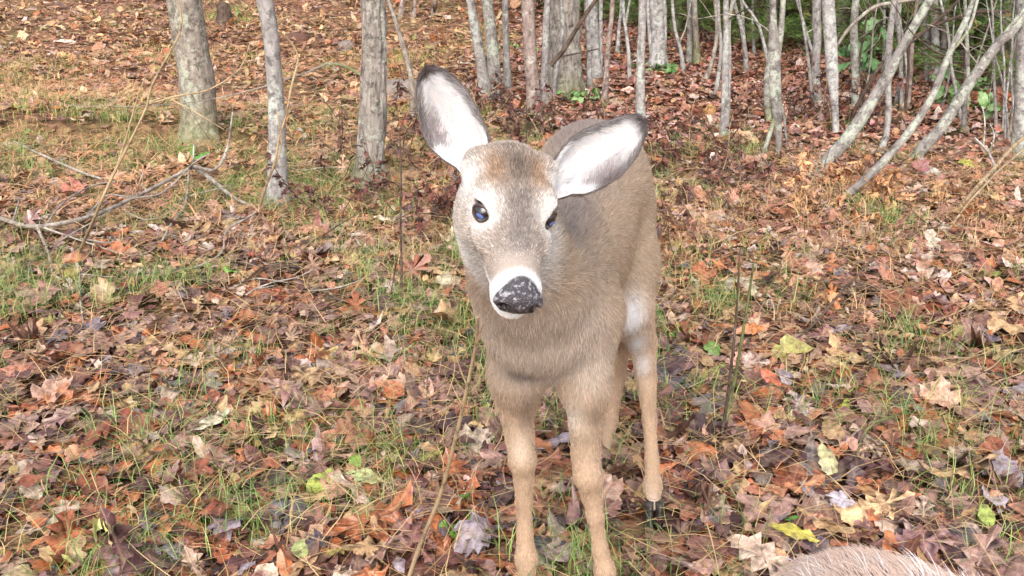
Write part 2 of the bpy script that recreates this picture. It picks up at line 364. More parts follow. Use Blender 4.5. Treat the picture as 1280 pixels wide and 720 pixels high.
tree('tree', 'bowed grey stem curving between the leaning lichen trunks', [(1097, 192, 8), (1107, 170, 8), (1110, 130, 8), (1109, 95, 8), (1113, 40, 8), (1118, 0, 7)], 'grey', segs=10, limbs=3, twigs=3)
tree('sapling', 'slightly kinked thin stem among the grey poles', [(1129, 136, 5), (1127, 80, 5), (1123, 30, 4.5), (1126, 0, 4)], 'grey', 'sapling', limbs=2, twigs=2)
tree('sapling', 'thin pinkish stem leaning right among the grey poles', [(1135, 138, 6), (1138, 90, 5), (1142, 38, 5), (1147, 0, 4)], 'pink', 'sapling', limbs=2, twigs=2)
tree('tree', 'first grey pole of a tight clump of three', [(1162, 104, 10), (1160, 60, 10), (1157, 20, 9), (1155, 0, 9)], 'grey', segs=12, limbs=3, twigs=2)
tree('tree', 'palest middle pole of a tight clump of three', [(1170, 108, 11), (1170, 50, 10), (1168, 0, 10)], 'pale', segs=12, limbs=3, twigs=2)
tree('tree', 'thinnest pole of a tight clump of three', [(1178, 98, 7), (1180, 50, 7), (1181, 0, 7)], 'grey', segs=12, limbs=3, twigs=2)
tree('sapling', 'short slim lichen stem in front of the low evergreen boughs', [(1206, 168, 6), (1207, 120, 5), (1210, 90, 5), (1208, 41, 5), (1206, 0, 4)], 'lichen', 'sapling', limbs=2, twigs=2)
tree('tree', 'smooth grey trunk beside the slender bare twigs', [(1276, 196, 18), (1277, 120, 16), (1278, 60, 16), (1279, 0, 15)], 'grey', segs=14, limbs=3)
tree('tree', 'thickest leaning lichen-speckled trunk with a dark broken scar', [(1022, 218, 18), (1035, 200, 16), (1061, 169, 16), (1100, 109, 14.5), (1130, 56, 12.5), (1157, 8, 11)], 'lichen', segs=20, step=.04, limbs=4, twigs=4, lump=.10, flare=.15)
tree('tree', 'slender leaning lichen trunk rising from the dry grass', [(1040, 253, 9), (1060, 243, 9), (1092, 214, 10), (1130, 172, 10), (1160, 128, 9), (1186, 71, 8), (1209, 22, 7), (1216, 0, 6)], 'lichen', segs=16, step=.04, limbs=3, twigs=4, lump=.08, flare=0,
     forks=[[(1192, 60, 5), (1208, 42, 4.5), (1217, 20, 4), (1222, 0, 4)]])
tree('tree', 'steeply leaning mottled dark grey trunk bent at a knee', [(1133, 203, 15), (1150, 188, 15), (1175, 161, 14), (1205, 116, 13), (1226, 84, 12), (1250, 52, 12), (1280, 19, 13)], 'lichen', segs=20, step=.04, limbs=4, twigs=3, lump=.10, flare=.1,
     forks=[[(1222, 92, 8), (1238, 66, 7), (1248, 50, 5)]])
for k in range(16):
    x = rng.uniform(1000, 1275); yb = np.interp(x, [940, 1100, 1280], [105, 130, 175])+rng.uniform(-12, 22); le = rng.normal(0, 14); wd = rng.uniform(2.5, 4.5)
    tree('sapling', 'whip-thin bare sapling lost in the thicket of grey poles', [(x, yb, wd), (x+le*.5+rng.normal(0, 3), yb*.6, wd*.9), (x+le, yb*.2, wd*.8), (x+le*1.3, 0, wd*.7)], ['grey', 'twig', 'pale', 'darktwig'][k % 4], 'sapling', 'whip-thin saplings in the thicket', segs=6, limbs=2, twigs=5, height=2.2)
# slender twigs on the right
for k, pts in enumerate(([(1264, 182, 3), (1258, 140, 3), (1252, 95, 2.5), (1246, 75, 2)], [(1272, 186, 3), (1268, 140, 3), (1264, 100, 2.5), (1265, 60, 2)], [(1258, 180, 3), (1257, 130, 2.5), (1262, 90, 2.5), (1268, 40, 2)])):
    tree('sapling', ['bare wand bent to the left beside the smooth edge trunk', 'tallest bare wand beside the smooth edge trunk', 'bare wand crossing its two neighbours'][k], pts, 'pale', 'sapling', 'bare wands in a row', height=1.2, limbs=1, twigs=4, segs=6)
def loose(name, label, cat, segsl, mat, group=None, segs=7, ybase=None, wob=.003):
    """a branch lying or standing in the scene: list of pieces, each a list of (px, py, width, y or None = on the ground, lift)"""
    root = None
    for pc in segsl:
        q = []; r = []
        for (px, py, wd, yy, lift) in pc:
            p = G(px, py) if yy is None else P(px, py, yy)
            p = p.copy(); p[2] += lift; q.append(p); r.append(wd*.5*pxm(p))
        if root is None:
            b = q[0].copy(); b[2] = float(terr(b[0], b[1])); root = empty(name, b); tag(root, label, cat, group); nm = 'stem'
        branch(root, b, q, r, M[mat], nm, segs=segs, step=.04, wob=wob); nm = 'twig'
    return root
B = G(1040, 150)[1]
loose('hanging_branch', 'dark bare limb slanting across the broadest furrowed trunk', 'branch', [[(688, 82, 6, 5.3, 0), (705, 62, 6, 5.3, 0), (722, 34, 5.5, 5.3, 0), (745, 0, 5, 5.3, 0), (760, -25, 4, 5.3, 0)], [(700, 71, 2, 5.3, 0), (725, 66, 2, 5.3, 0), (748, 61, 1.5, 5.3, 0)]], 'darktwig')
for lab, pts, m in (('pale arched limb bowing over the whitish trunk', [(1143, 0, 4), (1120, 3, 4), (1094, 8, 5), (1075, 22, 4), (1059, 38, 4), (1045, 60, 3), (1036, 80, 2)], 'twig'),
                    ('dark limb slanting behind the thickest leaning trunk', [(1199, 0, 4), (1180, 18, 5), (1160, 35, 5), (1141, 51, 4), (1120, 66, 3), (1098, 82, 3)], 'darktwig'),
                    ('long dark level limb reaching toward the knee-bent trunk', [(1264, 14, 3), (1220, 15, 4), (1195, 22, 4), (1165, 33, 4), (1140, 48, 3)], 'darktwig'),
                    ('dark slanting stem below the green-leaved shrub', [(1106, 75, 4), (1092, 95, 5), (1078, 120, 5), (1064, 150, 5), (1054, 172, 5)], 'darktwig')):
    loose('hanging_branch', lab, 'branch', [[(a, b, c, B*.97 if i else B*.97, 0) for i, (a, b, c) in enumerate(pts)]], m)
loose('fallen_branch', 'grey lichened branch lying among the leaves before the slim pale tree', 'branch', [
    [(-40, 283, 5.5, None, .05), (0, 291, 5.5, None, .06), (45, 303, 6, None, .06), (110, 295, 5.5, None, .07), (170, 272, 5, None, .08), (245, 236, 4.5, None, .10)],
    [(110, 295, 2.5, None, .07), (140, 275, 2.4, None, .10), (165, 245, 2, 3.3, 0), (178, 215, 1.4, 3.3, 0)], [(60, 303, 2.5, None, .06), (85, 280, 2.2, None, .09), (120, 262, 2, None, .10), (150, 255, 1.2, None, .10)], [(150, 280, 2.4, None, .07), (185, 290, 2.2, None, .05), (215, 280, 2, None, .05), (235, 262, 1.4, None, .05)], [(20, 297, 2.4, None, .06), (30, 275, 2, None, .08), (28, 250, 1.4, 3.1, 0)],
    [(245, 236, 5, None, .10), (268, 212, 4, 3.6, 0), (284, 186, 3.5, 3.6, 0), (290, 140, 2, 3.6, 0)], [(245, 236, 5, None, .10), (268, 250, 5, None, .09), (292, 263, 4.5, None, .06), (322, 270, 4, None, .03)],
    [(240, 236, 3, None, .1), (234, 268, 3, None, .05), (218, 295, 3, None, .05), (197, 318, 2.5, None, .03), (165, 330, 2, None, .03), (110, 316, 2, None, .04), (60, 305, 3, None, .06)],
    [(50, 303, 4, None, .06), (62, 325, 3.5, None, .03), (67, 348, 3, None, .02), (90, 362, 2, None, .02)], [(92, 322, 4, None, .03), (101, 350, 4, None, .03), (103, 385, 3, None, .02), (107, 425, 2, None, .02)],
    [(240, 236, 2.5, None, .1), (241, 205, 2.5, 3.6, 0), (242, 178, 1.5, 3.6, 0)], [(170, 272, 2.5, None, .08), (205, 240, 2.5, 3.4, 0), (240, 205, 2, 3.4, 0), (262, 192, 1.2, 3.4, 0)]], 'twig', segs=9)
loose('sapling', 'thin bare sapling leaning over the fallen lichened branch', 'sapling', [
    [(92, 324, 4, None, -.02), (120, 266, 4, 2.95, 0), (146, 210, 3.6, 2.95, 0), (168, 165, 3.4, 2.95, 0), (184, 131, 3.2, 2.95, 0), (190, 108, 3, 2.95, 0), (225, 41, 2.6, 2.95, 0), (223, 0, 2, 2.95, 0), (224, -40, 1.6, 2.95, 0)],
    [(186, 130, 2.6, 2.95, 0), (221, 120, 2.6, 2.95, 0), (262, 112, 2.2, 2.95, 0), (300, 86, 2, 2.95, 0), (311, 56, 1.2, 2.95, 0)], [(184, 131, 2.4, 2.95, 0), (205, 122, 2.2, 2.95, 0), (240, 138, 2, 2.95, 0), (280, 162, 1.2, 2.95, 0)],
    [(146, 210, 3, 2.95, 0), (160, 165, 2.6, 2.95, 0), (172, 120, 2, 2.95, 0), (182, 92, 1.5, 2.95, 0)]], 'straw')
loose('fallen_twig', 'thin straight grey twig crossing the leaves by the dark bank', 'twig', [[(20, 190, 2.5, None, .05), (60, 212, 3, None, .06), (100, 230, 3, None, .06), (132, 244, 3, None, .07)]], 'twig')
loose('fallen_twig', 'long wiry twig looping from the slim pale tree to the left', 'twig', [[(345, 262, 2.5, None, .05), (315, 285, 3, None, .05), (285, 305, 3, None, .05), (278, 330, 3, None, .04), (245, 345, 2.5, None, .03), (205, 352, 2, None, .03)], [(345, 262, 2, None, .05), (380, 258, 2, None, .04), (412, 250, 2, None, .03), (440, 238, 1.5, None, .03)]], 'twig')
for k in range(14):
    px, py = rng.uniform(10, 470), rng.uniform(200, 430); an = rng.uniform(-.9, .9); L_ = rng.uniform(35, 95)
    loose('fallen_twig', 'short thin grey twig strewn among the leaves of the left slope', 'twig', [[(px+math.cos(an)*L_*u, py+math.sin(an)*L_*u*.6+rng.normal(0, 3), 2.6-1.4*u, None, .035+.05*u) for u in (0, .33, .66, 1)]], 'twig' if k % 3 else 'darktwig', 'thin twigs strewn on the left slope', segs=5)
for k in range(10):
    px, py = rng.uniform(830, 1260), rng.uniform(280, 520); an = rng.uniform(-1.2, .3); L_ = rng.uniform(40, 110)
    loose('fallen_twig', 'thin dead stem leaning in the litter right of the deer', 'twig', [[(px+math.cos(an)*L_*u, py+math.sin(an)*L_*u*.6+rng.normal(0, 3), 2.4-1.3*u, None, .02+.07*u) for u in (0, .33, .66, 1)]], 'straw' if k % 3 else 'darktwig', 'thin dead stems right of the deer', segs=5)
loose('vine', 'pale wiry vine climbing the slim pale tree', 'vine', [[(322, 270, 4, None, .0), (330, 240, 3.5, 3.75, 0), (345, 200, 3, 3.72, 0), (350, 170, 3, 3.72, 0), (358, 145, 3, 3.75, 0), (364, 110, 3, 3.78, 0), (373, 75, 3, 3.8, 0), (366, 55, 2.5, 3.8, 0), (348, 38, 2, 3.75, 0)], [(345, 205, 2, 3.72, 0), (352, 180, 2, 3.72, 0), (347, 140, 2, 3.72, 0)]], 'straw')
loose('weed_stalk', 'tall tan weed stalk in front of the deer muzzle', 'stalk', [[(503, 738, 6, None, -.02), (522, 690, 5.5, 1.47, 0), (548, 620, 5.5, 1.42, 0), (572, 540, 5, 1.36, 0), (588, 470, 4.5, 1.31, 0), (597, 425, 4, 1.27, 0), (599, 396, 3, 1.25, 0)], [(596, 430, 2.5, 1.27, 0), (602, 410, 2, 1.25, 0), (608, 398, 1.2, 1.24, 0)], [(585, 485, 2, 1.31, 0), (575, 460, 2, 1.3, 0), (566, 425, 1.2, 1.3, 0)]], 'straw')
loose('weed_stalk', 'upright dark stem standing beside a greener one in the leaves', 'stalk', [[(893, 598, 4, None, -.02), (904, 530, 4, 2.02, 0), (914, 460, 3.6, 2.0, 0), (922, 380, 3, 2.0, 0), (925, 316, 2, 2.0, 0)]], 'darktwig')
loose('weed_stalk', 'upright olive green stem standing beside a darker one in the leaves', 'stalk', [[(900, 572, 5, None, -.02), (913, 500, 4.6, 2.1, 0), (925, 430, 4, 2.1, 0), (937, 360, 3.4, 2.1, 0), (941, 330, 2, 2.1, 0)]], 'greenstem')
loose('weed_stalk', 'straight dark whip standing before the brown thicket', 'stalk', [[(500, 400, 3, None, -.02), (502, 340, 3, 2.95, 0), (500, 280, 2.6, 2.95, 0), (501, 215, 2.2, 2.95, 0), (499, 160, 1.6, 2.95, 0)], [(480, 420, 2.5, None, 0), (488, 370, 2.4, 2.9, 0), (496, 325, 1.6, 2.9, 0)]], 'darktwig')
loose('weed_stalk', 'reddish dead stem lying slantwise in the leaves', 'stalk', [[(985, 440, 3, None, .02), (1015, 425, 3, None, .05), (1050, 400, 3, None, .10), (1085, 372, 2.4, None, .14)]], 'darktwig')
loose('fallen_twig', 'grey-green arched twig lying near the pale upturned leaf', 'twig', [[(1065, 590, 4, None, .02), (1080, 562, 4, None, .05), (1100, 548, 4, None, .05), (1130, 530, 3, None, .03)]], 'greenstem')
for lab, pts in (('bundled tan stalk slanting over the dry grass', [(1195, 270, 5), (1230, 242, 5), (1262, 218, 5), (1300, 192, 4)]), ('thin tan stalk slanting just under the bundled one', [(1180, 300, 2.5), (1215, 268, 3), (1255, 240, 3), (1300, 215, 2.5)])):
    loose('weed_stalk', lab, 'stalk', [[(a, b, c, None, .02+.06*i) for i, (a, b, c) in enumerate(pts)]], 'straw')
loose('fallen_twig', 'forked pale twig propped up by the smooth edge trunk', 'twig', [[(1247, 228, 3, None, 0), (1240, 200, 3, 4.6, 0), (1228, 182, 3, 4.6, 0), (1218, 172, 2, 4.6, 0)], [(1229, 184, 2.4, 4.6, 0), (1231, 155, 2, 4.6, 0), (1228, 133, 1.4, 4.6, 0)], [(1236, 192, 2, 4.6, 0), (1243, 170, 2, 4.6, 0), (1238, 155, 1.4, 4.6, 0)]], 'pale')
# EOF-PART1
# ------------------------------------------------------------------ deer: one continuous body from a distance field
FUR = {}
def head_frame():
    yaw, pit, roll = math.radians(7), math.radians(28), math.radians(11.5)
    Fv = np.array([math.sin(yaw)*math.cos(pit), -math.cos(yaw)*math.cos(pit), -math.sin(pit)])
    R0 = np.array([math.cos(yaw), math.sin(yaw), 0.0]); U0 = np.cross(Fv, R0)
    R = R0*math.cos(roll)-U0*math.sin(roll); U = U0*math.cos(roll)+R0*math.sin(roll)
    return np.stack([R, Fv, U], 1)                # columns: image right, nose, up
HF = head_frame(); HO = P(641, 265, 1.20)
def hl(x, y, z): return HO+HF@(np.array([x, y, z], float)*.01)
EYE = {s: hl(s*4.05, 1.0, .70) for s in (-1, 1)}
def W(px, py, y): return P(px, py, y)
LEG = {  # joints from the top down: (point, radius)
 'front_right': [(W(668, 400, 1.53), 0.0700), (W(647, 468, 1.50), .041), (W(645, 505, 1.52), 0.0320), (W(650, 548, 1.51), 0.0232), (W(653, 575, 1.495), 0.0228), (W(655, 600, 1.50), 0.0165), (W(655, 625, 1.50), 0.0140), (W(656, 665, 1.49), 0.0130), (W(658, 697, 1.48), 0.0190), (W(659, 735, 1.465), 0.0135)],
 'front_left': [(W(726, 400, 1.53), 0.0740), (W(732, 480, 1.495), .034), (W(733, 530, 1.49), 0.0275), (W(732, 568, 1.49), 0.0240), (W(735, 595, 1.475), 0.0238), (W(740, 620, 1.48), 0.0172), (W(744, 645, 1.47), 0.0140), (W(750, 685, 1.46), 0.0130), (W(756, 714, 1.45), 0.0180), (W(759, 750, 1.44), 0.0135)],
 'hind_left': [(W(757, 275, 2.02), 0.1050), (W(772, 330, 1.93), 0.0780), (W(784, 385, 1.86), 0.0520), (W(803, 428, 1.90), 0.0290), (W(808, 474, 1.90), 0.0210), (W(812, 525, 1.83), 0.0140), (W(815, 575, 1.775), 0.0133), (W(816, 608, 1.74), 0.0180), (W(817, 631, 1.72), 0.0140)],
 'hind_right': [(W(718, 275, 2.02), 0.1000), (W(726, 330, 1.95), 0.0780), (W(752, 390, 1.93), 0.0500), (W(773, 425, 2.02), 0.0290), (W(770, 470, 2.03), 0.0210), (W(764, 525, 1.98), 0.0140), (W(756, 570, 1.93), 0.0133), (W(749, 602, 1.90), 0.0180), (W(742, 628, 1.88), 0.0135)]}
def deer_prims():
    pr = []
    def cap(a, b, ra, rb, k=.03): pr.append(('c', np.array(a), np.array(b), ra, rb, k))
    def ell(c, r, k=.03, A=None, neg=False): pr.append(('n' if neg else 'e', np.array(c), np.array(r, float), np.eye(3) if A is None else A, k))
    def he(x, y, z, rx, ry, rz, k=.012, neg=False): ell(hl(x, y, z), np.array([rx, ry, rz])*.01, k, HF, neg)
    def hc(a, b, ra, rb, k=.012): cap(hl(*a), hl(*b), ra*.01, rb*.01, k)
    BA = nrm(np.array([.19, .97, .05])); BX = nrm(np.cross(BA, [0, 0, 1])); AX = np.stack([BX, BA, np.cross(BX, BA)], 1)
    # trunk
    ell((.055, 1.55, .580), (.100, .17, .120), .05, AX); ell((.115, 1.80, .585), (.118, .25, .135), .05, AX)
    ell((.165, 2.02, .625), (.122, .19, .128), .05, AX); ell((.06, 1.60, .66), (.07, .15, .085), .05, AX)
    ell((.054, 1.50, .580), (.080, .085, .078), .06)
    cap((.19, 2.15, .675), (.208, 2.215, .625), .034, .030, .03); cap((.208, 2.215, .625), (.212, 2.225, .535), .030, .014, .02)      # tail
    # neck
    cap(hl(0, -6.0, -3.0), (.03, 1.42, .66), .050, .078, .03); cap((.03, 1.42, .66), (.06, 1.60, .62), .082, .11, .04)
    cap(hl(-.8, -3.5, -6.5), (.040, 1.50, .595), .040, .082, .04)
    # head
    he(0, -4.2, -.3, 5.3, 5.8, 4.7); he(0, -6.5, .2, 4.4, 4.0, 4.0)
    for s in (-1, 1):
        he(s*3.3, -.8, 1.55, 2.1, 3.2, 1.8); he(s*3.3, -2.8, -3.8, 2.7, 4.4, 4.0); he(s*3.4, 2.2, -1.6, 1.6, 3.0, 1.7); he(s*4.3, -6.3, 1.3, 1.7, 2.0, 1.8, .02)
    hc((0, -.5, -.5), (0, 9.5, -2.6), 4.0, 2.85, .015); hc((0, -3, -4.8), (0, 8, -5.0), 3.6, 2.1, .015)
    he(0, 10.2, -3.0, 3.1, 2.8, 2.5, .010); he(0, 11.9, -2.6, 2.85, 1.75, 1.95, .006); he(0, 9.6, -5.5, 2.3, 2.8, 1.25, .008)
    for s in (-1, 1): he(s*1.75, 12.2, -2.65, 1.35, 1.4, 1.35, .004)
    # legs
    for nm, J in LEG.items():
        for i in range(len(J)-1): cap(J[i][0], J[i+1][0], J[i][1], J[i+1][1], .04 if i < 2 else .010)
    # carve: eye sockets, nostrils, mouth line
    for s in (-1, 1):
        ell(EYE[s]+HF@np.array([s*.004, .001, .0]), (.0141, .0153, .0133), .004, HF, True)
        he(s*1.95, 13.45, -2.75, .62, .85, .70, .003, True); he(s*2.5, 12.9, -3.3, .34, .9, .34, .003, True)
    he(0, 13.9, -3.6, .12, .7, .9, .003, True)
    he(0, 11.6, -4.75, 2.9, 1.6, .12, .003, True)
    return pr
def deer_body():
    # finer cells around the head
    def axis(lo, hi, flo, fhi, c, f):
        a = []
        x = lo
        while x < hi:
            a.append(x); x += f if flo <= x < fhi else c
        return np.array(a, np.float32)
    xs = axis(-.13, .35, -.075, .095, .0055, .0024); ys = axis(.99, 2.30, 1.0, 1.33, .0065, .0025); zs = axis(.02, .96, .70, .93, .0065, .0024)
    D = np.full((len(xs), len(ys), len(zs)), 1.0, np.float32)
    for p in deer_prims():
        if p[0] == 'c': lo = np.minimum(p[1]-p[3], p[2]-p[4]); hi = np.maximum(p[1]+p[3], p[2]+p[4])
        else: lo = p[1]-p[2].max(); hi = p[1]+p[2].max()
        k = p[-1]; pad = k*1.5+.02
        i0, i1 = np.searchsorted(xs, [lo[0]-pad, hi[0]+pad]); j0, j1 = np.searchsorted(ys, [lo[1]-pad, hi[1]+pad]); k0, k1 = np.searchsorted(zs, [lo[2]-pad, hi[2]+pad])
        X, Y, Z = np.meshgrid(xs[i0:i1], ys[j0:j1], zs[k0:k1], indexing='ij')
        if X.size == 0: continue
        Q = np.stack([X, Y, Z], -1)
        if p[0] == 'c':
            a, b = p[1].astype(np.float32), p[2].astype(np.float32); ab = b-a
            t = np.clip(((Q-a)@ab)/(ab@ab), 0, 1); d = np.linalg.norm(Q-a-t[..., None]*ab, axis=-1)-(p[3]+(p[4]-p[3])*t)
        else:
            L = (Q-p[1].astype(np.float32))@p[3].astype(np.float32); r = p[2].astype(np.float32)
            k0_ = np.linalg.norm(L/r, axis=-1); k1_ = np.linalg.norm(L/(r*r), axis=-1); d = np.where(k1_ > 1e-6, k0_*(k0_-1)/np.maximum(k1_, 1e-6), -r.min())
        S = D[i0:i1, j0:j1, k0:k1]
        if p[0] == 'n':
            h = np.clip(.5-.5*(S+d)/k, 0, 1); D[i0:i1, j0:j1, k0:k1] = S*(1-h)-d*h+k*h*(1-h)
        else:
            h = np.clip(.5+.5*(d-S)/k, 0, 1); D[i0:i1, j0:j1, k0:k1] = d*(1-h)+S*h-k*h*(1-h)
    # surface nets
    s = D < 0; ax = [xs, ys, zs]
    c8 = sum(s[i:s.shape[0]-1+i, j:s.shape[1]-1+j, k:s.shape[2]-1+k].astype(np.int8) for i in (0, 1) for j in (0, 1) for k in (0, 1))
    act = (c8 > 0) & (c8 < 8); I, J, K = np.nonzero(act); n = len(I)
    vid = np.full(act.shape, -1, np.int32); vid[I, J, K] = np.arange(n)
    acc = np.zeros((n, 3)); cnt = np.zeros(n)
    for a in range(3):
        for u in (0, 1):
            for v in (0, 1):
                o = [0, 0, 0]; o[(a+1) % 3] = u; o[(a+2) % 3] = v; e = [0, 0, 0]; e[a] = 1
                i, j, k = I+o[0], J+o[1], K+o[2]; d0 = D[i, j, k]; d1 = D[i+e[0], j+e[1], k+e[2]]
                m = (d0 < 0) != (d1 < 0); t = np.where(m, d0/np.where(np.abs(d0-d1) < 1e-9, 1, d0-d1), 0)
                p0 = np.stack([xs[i], ys[j], zs[k]], -1); p1 = np.stack([xs[i+e[0]], ys[j+e[1]], zs[k+e[2]]], -1)
                acc += np.where(m[:, None], p0+(p1-p0)*t[:, None], 0); cnt += m
    V = acc/cnt[:, None]; Fs = []
    for a in range(3):
        b, c = (a+1) % 3, (a+2) % 3
        sl0 = [slice(1, -1)]*3; sl0[a] = slice(0, -1); sl1 = list(sl0); sl1[a] = slice(1, None)
        s0 = s[tuple(sl0)]; s1 = s[tuple(sl1)]; e = np.argwhere(s0 != s1)
        off = np.array([1, 1, 1]); off[a] = 0; e = e+off
        flip = s[e[:, 0], e[:, 1], e[:, 2]]
        def vv(db, dc):
            q = e.copy(); q[:, b] -= db; q[:, c] -= dc; return vid[q[:, 0], q[:, 1], q[:, 2]]
        quad = np.stack([vv(1, 1), vv(0, 1), vv(0, 0), vv(1, 0)], -1)
        quad[~flip] = quad[~flip][:, ::-1]; Fs.append(quad)
    F = np.vstack(Fs); F = F[(F >= 0).all(1)]
    # light smoothing
    E = np.vstack([F[:, [0, 1]], F[:, [1, 2]], F[:, [2, 3]], F[:, [3, 0]]]); E = np.vstack([E, E[:, ::-1]])
    deg = np.bincount(E[:, 0], minlength=len(V))
    for it in range(2):
        A = np.stack([np.bincount(E[:, 0], V[E[:, 1], q], minlength=len(V)) for q in range(3)], -1)/np.maximum(deg, 1)[:, None]; V = V*.5+A*.5
    return V, F
def vnormals(V, F):
    n = np.cross(V[F[:, 2]]-V[F[:, 0]], V[F[:, 3]]-V[F[:, 1]]); N = np.zeros_like(V)
    for k in range(4):
        for q in range(3): N[:, q] += np.bincount(F[:, k], n[:, q], minlength=len(V))
    return nrm(N)
def lerp(a, b, t): return a+(b-a)*np.asarray(t)[..., None]
def gauss(d, s): return np.exp(-(d/s)**2)
def paint_body(V, N):
    L = (V-HO)@HF*100                                   # head coordinates in cm (HF orthonormal)
    x, y, z = L.T; X, Y, Z = V.T
    head = sstep(1.335, 1.27, Y)*sstep(.63, .70, Z)
    # ---- body
    C = np.tile(srgb(178, 156, 134), (len(V), 1))
    C = lerp(C, srgb(146, 132, 124), sstep(.66, .74, Z)*sstep(.1, .8, N[:, 2]))
    C = lerp(C, srgb(184, 158, 134), sstep(.50, .40, Z))
    C = lerp(C, srgb(188, 158, 130), sstep(.36, .20, Z)*.8)
    chest = sstep(1.52, 1.42, Y)*sstep(.40, .50, Z)*sstep(.72, .60, Z)
    C = lerp(C, srgb(190, 174, 160), chest*.8)
    bp = W(652, 472, 1.42); C = lerp(C, srgb(78, 70, 72), np.clip(1.5*np.exp(-(((X-bp[0])/.024)**2+((Z-bp[2]+.004)/.013)**2)), 0, 1)*sstep(1.56, 1.48, Y)*.62)  # shadow fold under the chest, painted dark into the coat
    br = W(735, 455, 1.45); C = lerp(C, srgb(206, 192, 178), gauss(np.hypot(X-br[0], Z-br[2]), .045)*sstep(1.56, 1.48, Y)*.55)
    for (a, b, yy, r, c, st) in ((788, 390, 1.84, .025, (222, 218, 218), 1.2), (796, 428, 1.86, .017, (222, 218, 218), 1.1), (803, 455, 1.88, .016, (222, 216, 212), .9), (716, 520, 1.47, .018, (216, 204, 190), .8), (815, 642, 1.70, .02, (224, 212, 200), .7), (650, 560, 1.48, .014, (214, 196, 176), .6), (657, 522, 1.49, .013, (128, 108, 94), .7), (744, 520, 1.47, .014, (132, 112, 98), .7), (662, 492, 1.49, .016, (138, 120, 106), .5), (652, 640, 1.48, .010, (160, 132, 108), .5), (748, 660, 1.45, .010, (160, 132, 108), .5), (818, 520, 1.80, .010, (150, 124, 102), .5)):
        q = W(a, b, yy); px = (X-q[0])/r; pz = (Z-q[2])/(r*1.7); front = sstep(.2, -.3, N[:, 1])
        C = lerp(C, srgb(*c), np.clip(st*np.exp(-(px**2+pz**2))*front*sstep(.12, .05, np.abs(Y-q[1])), 0, 1))
    C = lerp(C, srgb(206, 196, 188), sstep(.50, .46, Z)*sstep(-.4, -.8, N[:, 2])*sstep(.40, .44, Z)*.8)    # pale belly
    C = lerp(C, srgb(232, 228, 224), sstep(2.19, 2.205, Y)*sstep(.3, -.3, N[:, 1])*sstep(.64, .60, Z))
    # ---- head
    H = np.tile(srgb(168, 154, 143), (len(V), 1))
    H = lerp(H, srgb(150, 118, 88), gauss(np.hypot((np.abs(x)-2.9)/1.9, (y+3.5)/2.6), 1.0)*sstep(0, 2, z))
    H = lerp(H, srgb(92, 79, 70), gauss(np.hypot(x/2.0, (y+3.6)/3.6), 1.0)*sstep(1, 3, z)*.9)
    H = lerp(H, srgb(124, 115, 110), gauss(x, 2.0)*sstep(-1, 1, y)*sstep(9, 6.5, y)*sstep(-2.5, -.5, z)*.85)
    H = lerp(H, srgb(190, 178, 168), sstep(2.8, 4.0, np.abs(x))*sstep(7, 3, y)*sstep(2.0, .5, z)*.75)
    for s in (-1, 1):
        de = np.linalg.norm(L-(EYE[s]-HO)@HF*100, axis=1)
        H = lerp(H, srgb(236, 232, 228), sstep(4.0, 1.7, de)*.58)
        H = lerp(H, srgb(96, 82, 80), sstep(1.75, 1.35, de))
        dt = np.hypot(np.hypot(x-s*3.6, (y-2.1)*.7), z+.6); H = lerp(H, srgb(170, 150, 145), sstep(.7, .3, dt))
        H = lerp(H, srgb(176, 158, 144), gauss(np.hypot(np.hypot(x-s*2.8, (y-6.3)/1.4), z+3.2), 1.5)*.7)
    H = lerp(H, srgb(242, 240, 238), sstep(9.0, 10.7, y+np.clip(-z-2.2, 0, 3)*.7)*sstep(-6.6, -4.5, z)*.93)
    H = lerp(H, srgb(236, 233, 230), sstep(-4.9, -5.5, z)*sstep(4, 7, y))
    H = lerp(H, srgb(214, 206, 198), sstep(-5.5, -7.5, z)*.8)
    for s in (-1, 1): H = lerp(H, srgb(238, 236, 234), gauss(np.hypot(np.hypot(x-s*4.9, y+4.2), (z-.6)*.8), 1.9)*.95)
    nose = sstep(10.75, 11.25, y-.13*np.abs(x)**1.6+np.clip(z+1.6, -1, 2)*.35)*sstep(-5.0, -4.6, z)
    H = lerp(H, srgb(58, 54, 58), nose)
    for s in (-1, 1): H = lerp(H, srgb(16, 13, 14), nose*sstep(1.0, .6, np.hypot(np.hypot((x-s*2.05), (y-13.2)*.6), (z+2.9)*.9)))
    C = lerp(C, H, head)
    # ---- fur length, density, lay
    ln = .0125+.001*chest+.004*sstep(.6, .7, Z)
    ln = ln*(1-sstep(.46, .30, Z))+.0060*sstep(.46, .30, Z)
    hl_ = .0056+.004*sstep(-3, -6, y)+.006*sstep(-4, -7, z)-.0035*sstep(5, 9, y)
    ln = ln*(1-head)+hl_*head; ln = ln*(1-.75*sstep(1.06, 1.02, Y)*0)
    fur = 1-head*nose
    for s in (-1, 1):
        de = np.linalg.norm(L-(EYE[s]-HO)@HF*100, axis=1); fur = fur*sstep(1.35, 1.6, de); ln = ln*(.4+.6*sstep(1.6, 3.2, de))
    fur = fur*sstep(.035, .06, Z); dens = .30+2.4*head+.25*sstep(.45, .3, Z)
    back = nrm(np.array([.19, .97, -.05])); down = np.array([0, .05, -1.0])
    fl = np.tile(back, (len(V), 1)); fl = lerp(fl, (back*.6+down*.8), sstep(.72, .55, Z)); fl = lerp(fl, down+0*back, np.clip(sstep(.48, .40, Z)+chest, 0, 1))
    hb = -HF[:, 1][None]+HF[:, 0][None]*(np.sign(x)*.35*sstep(0, 3, np.abs(x)))[:, None]-HF[:, 2][None]*(.45*sstep(1, -3, z))[:, None]
    fl = lerp(fl, hb, head); fl = fl-N*np.sum(fl*N, 1, keepdims=True); fl = nrm(fl)
    return C, ln, fur*dens, fl, nose*head
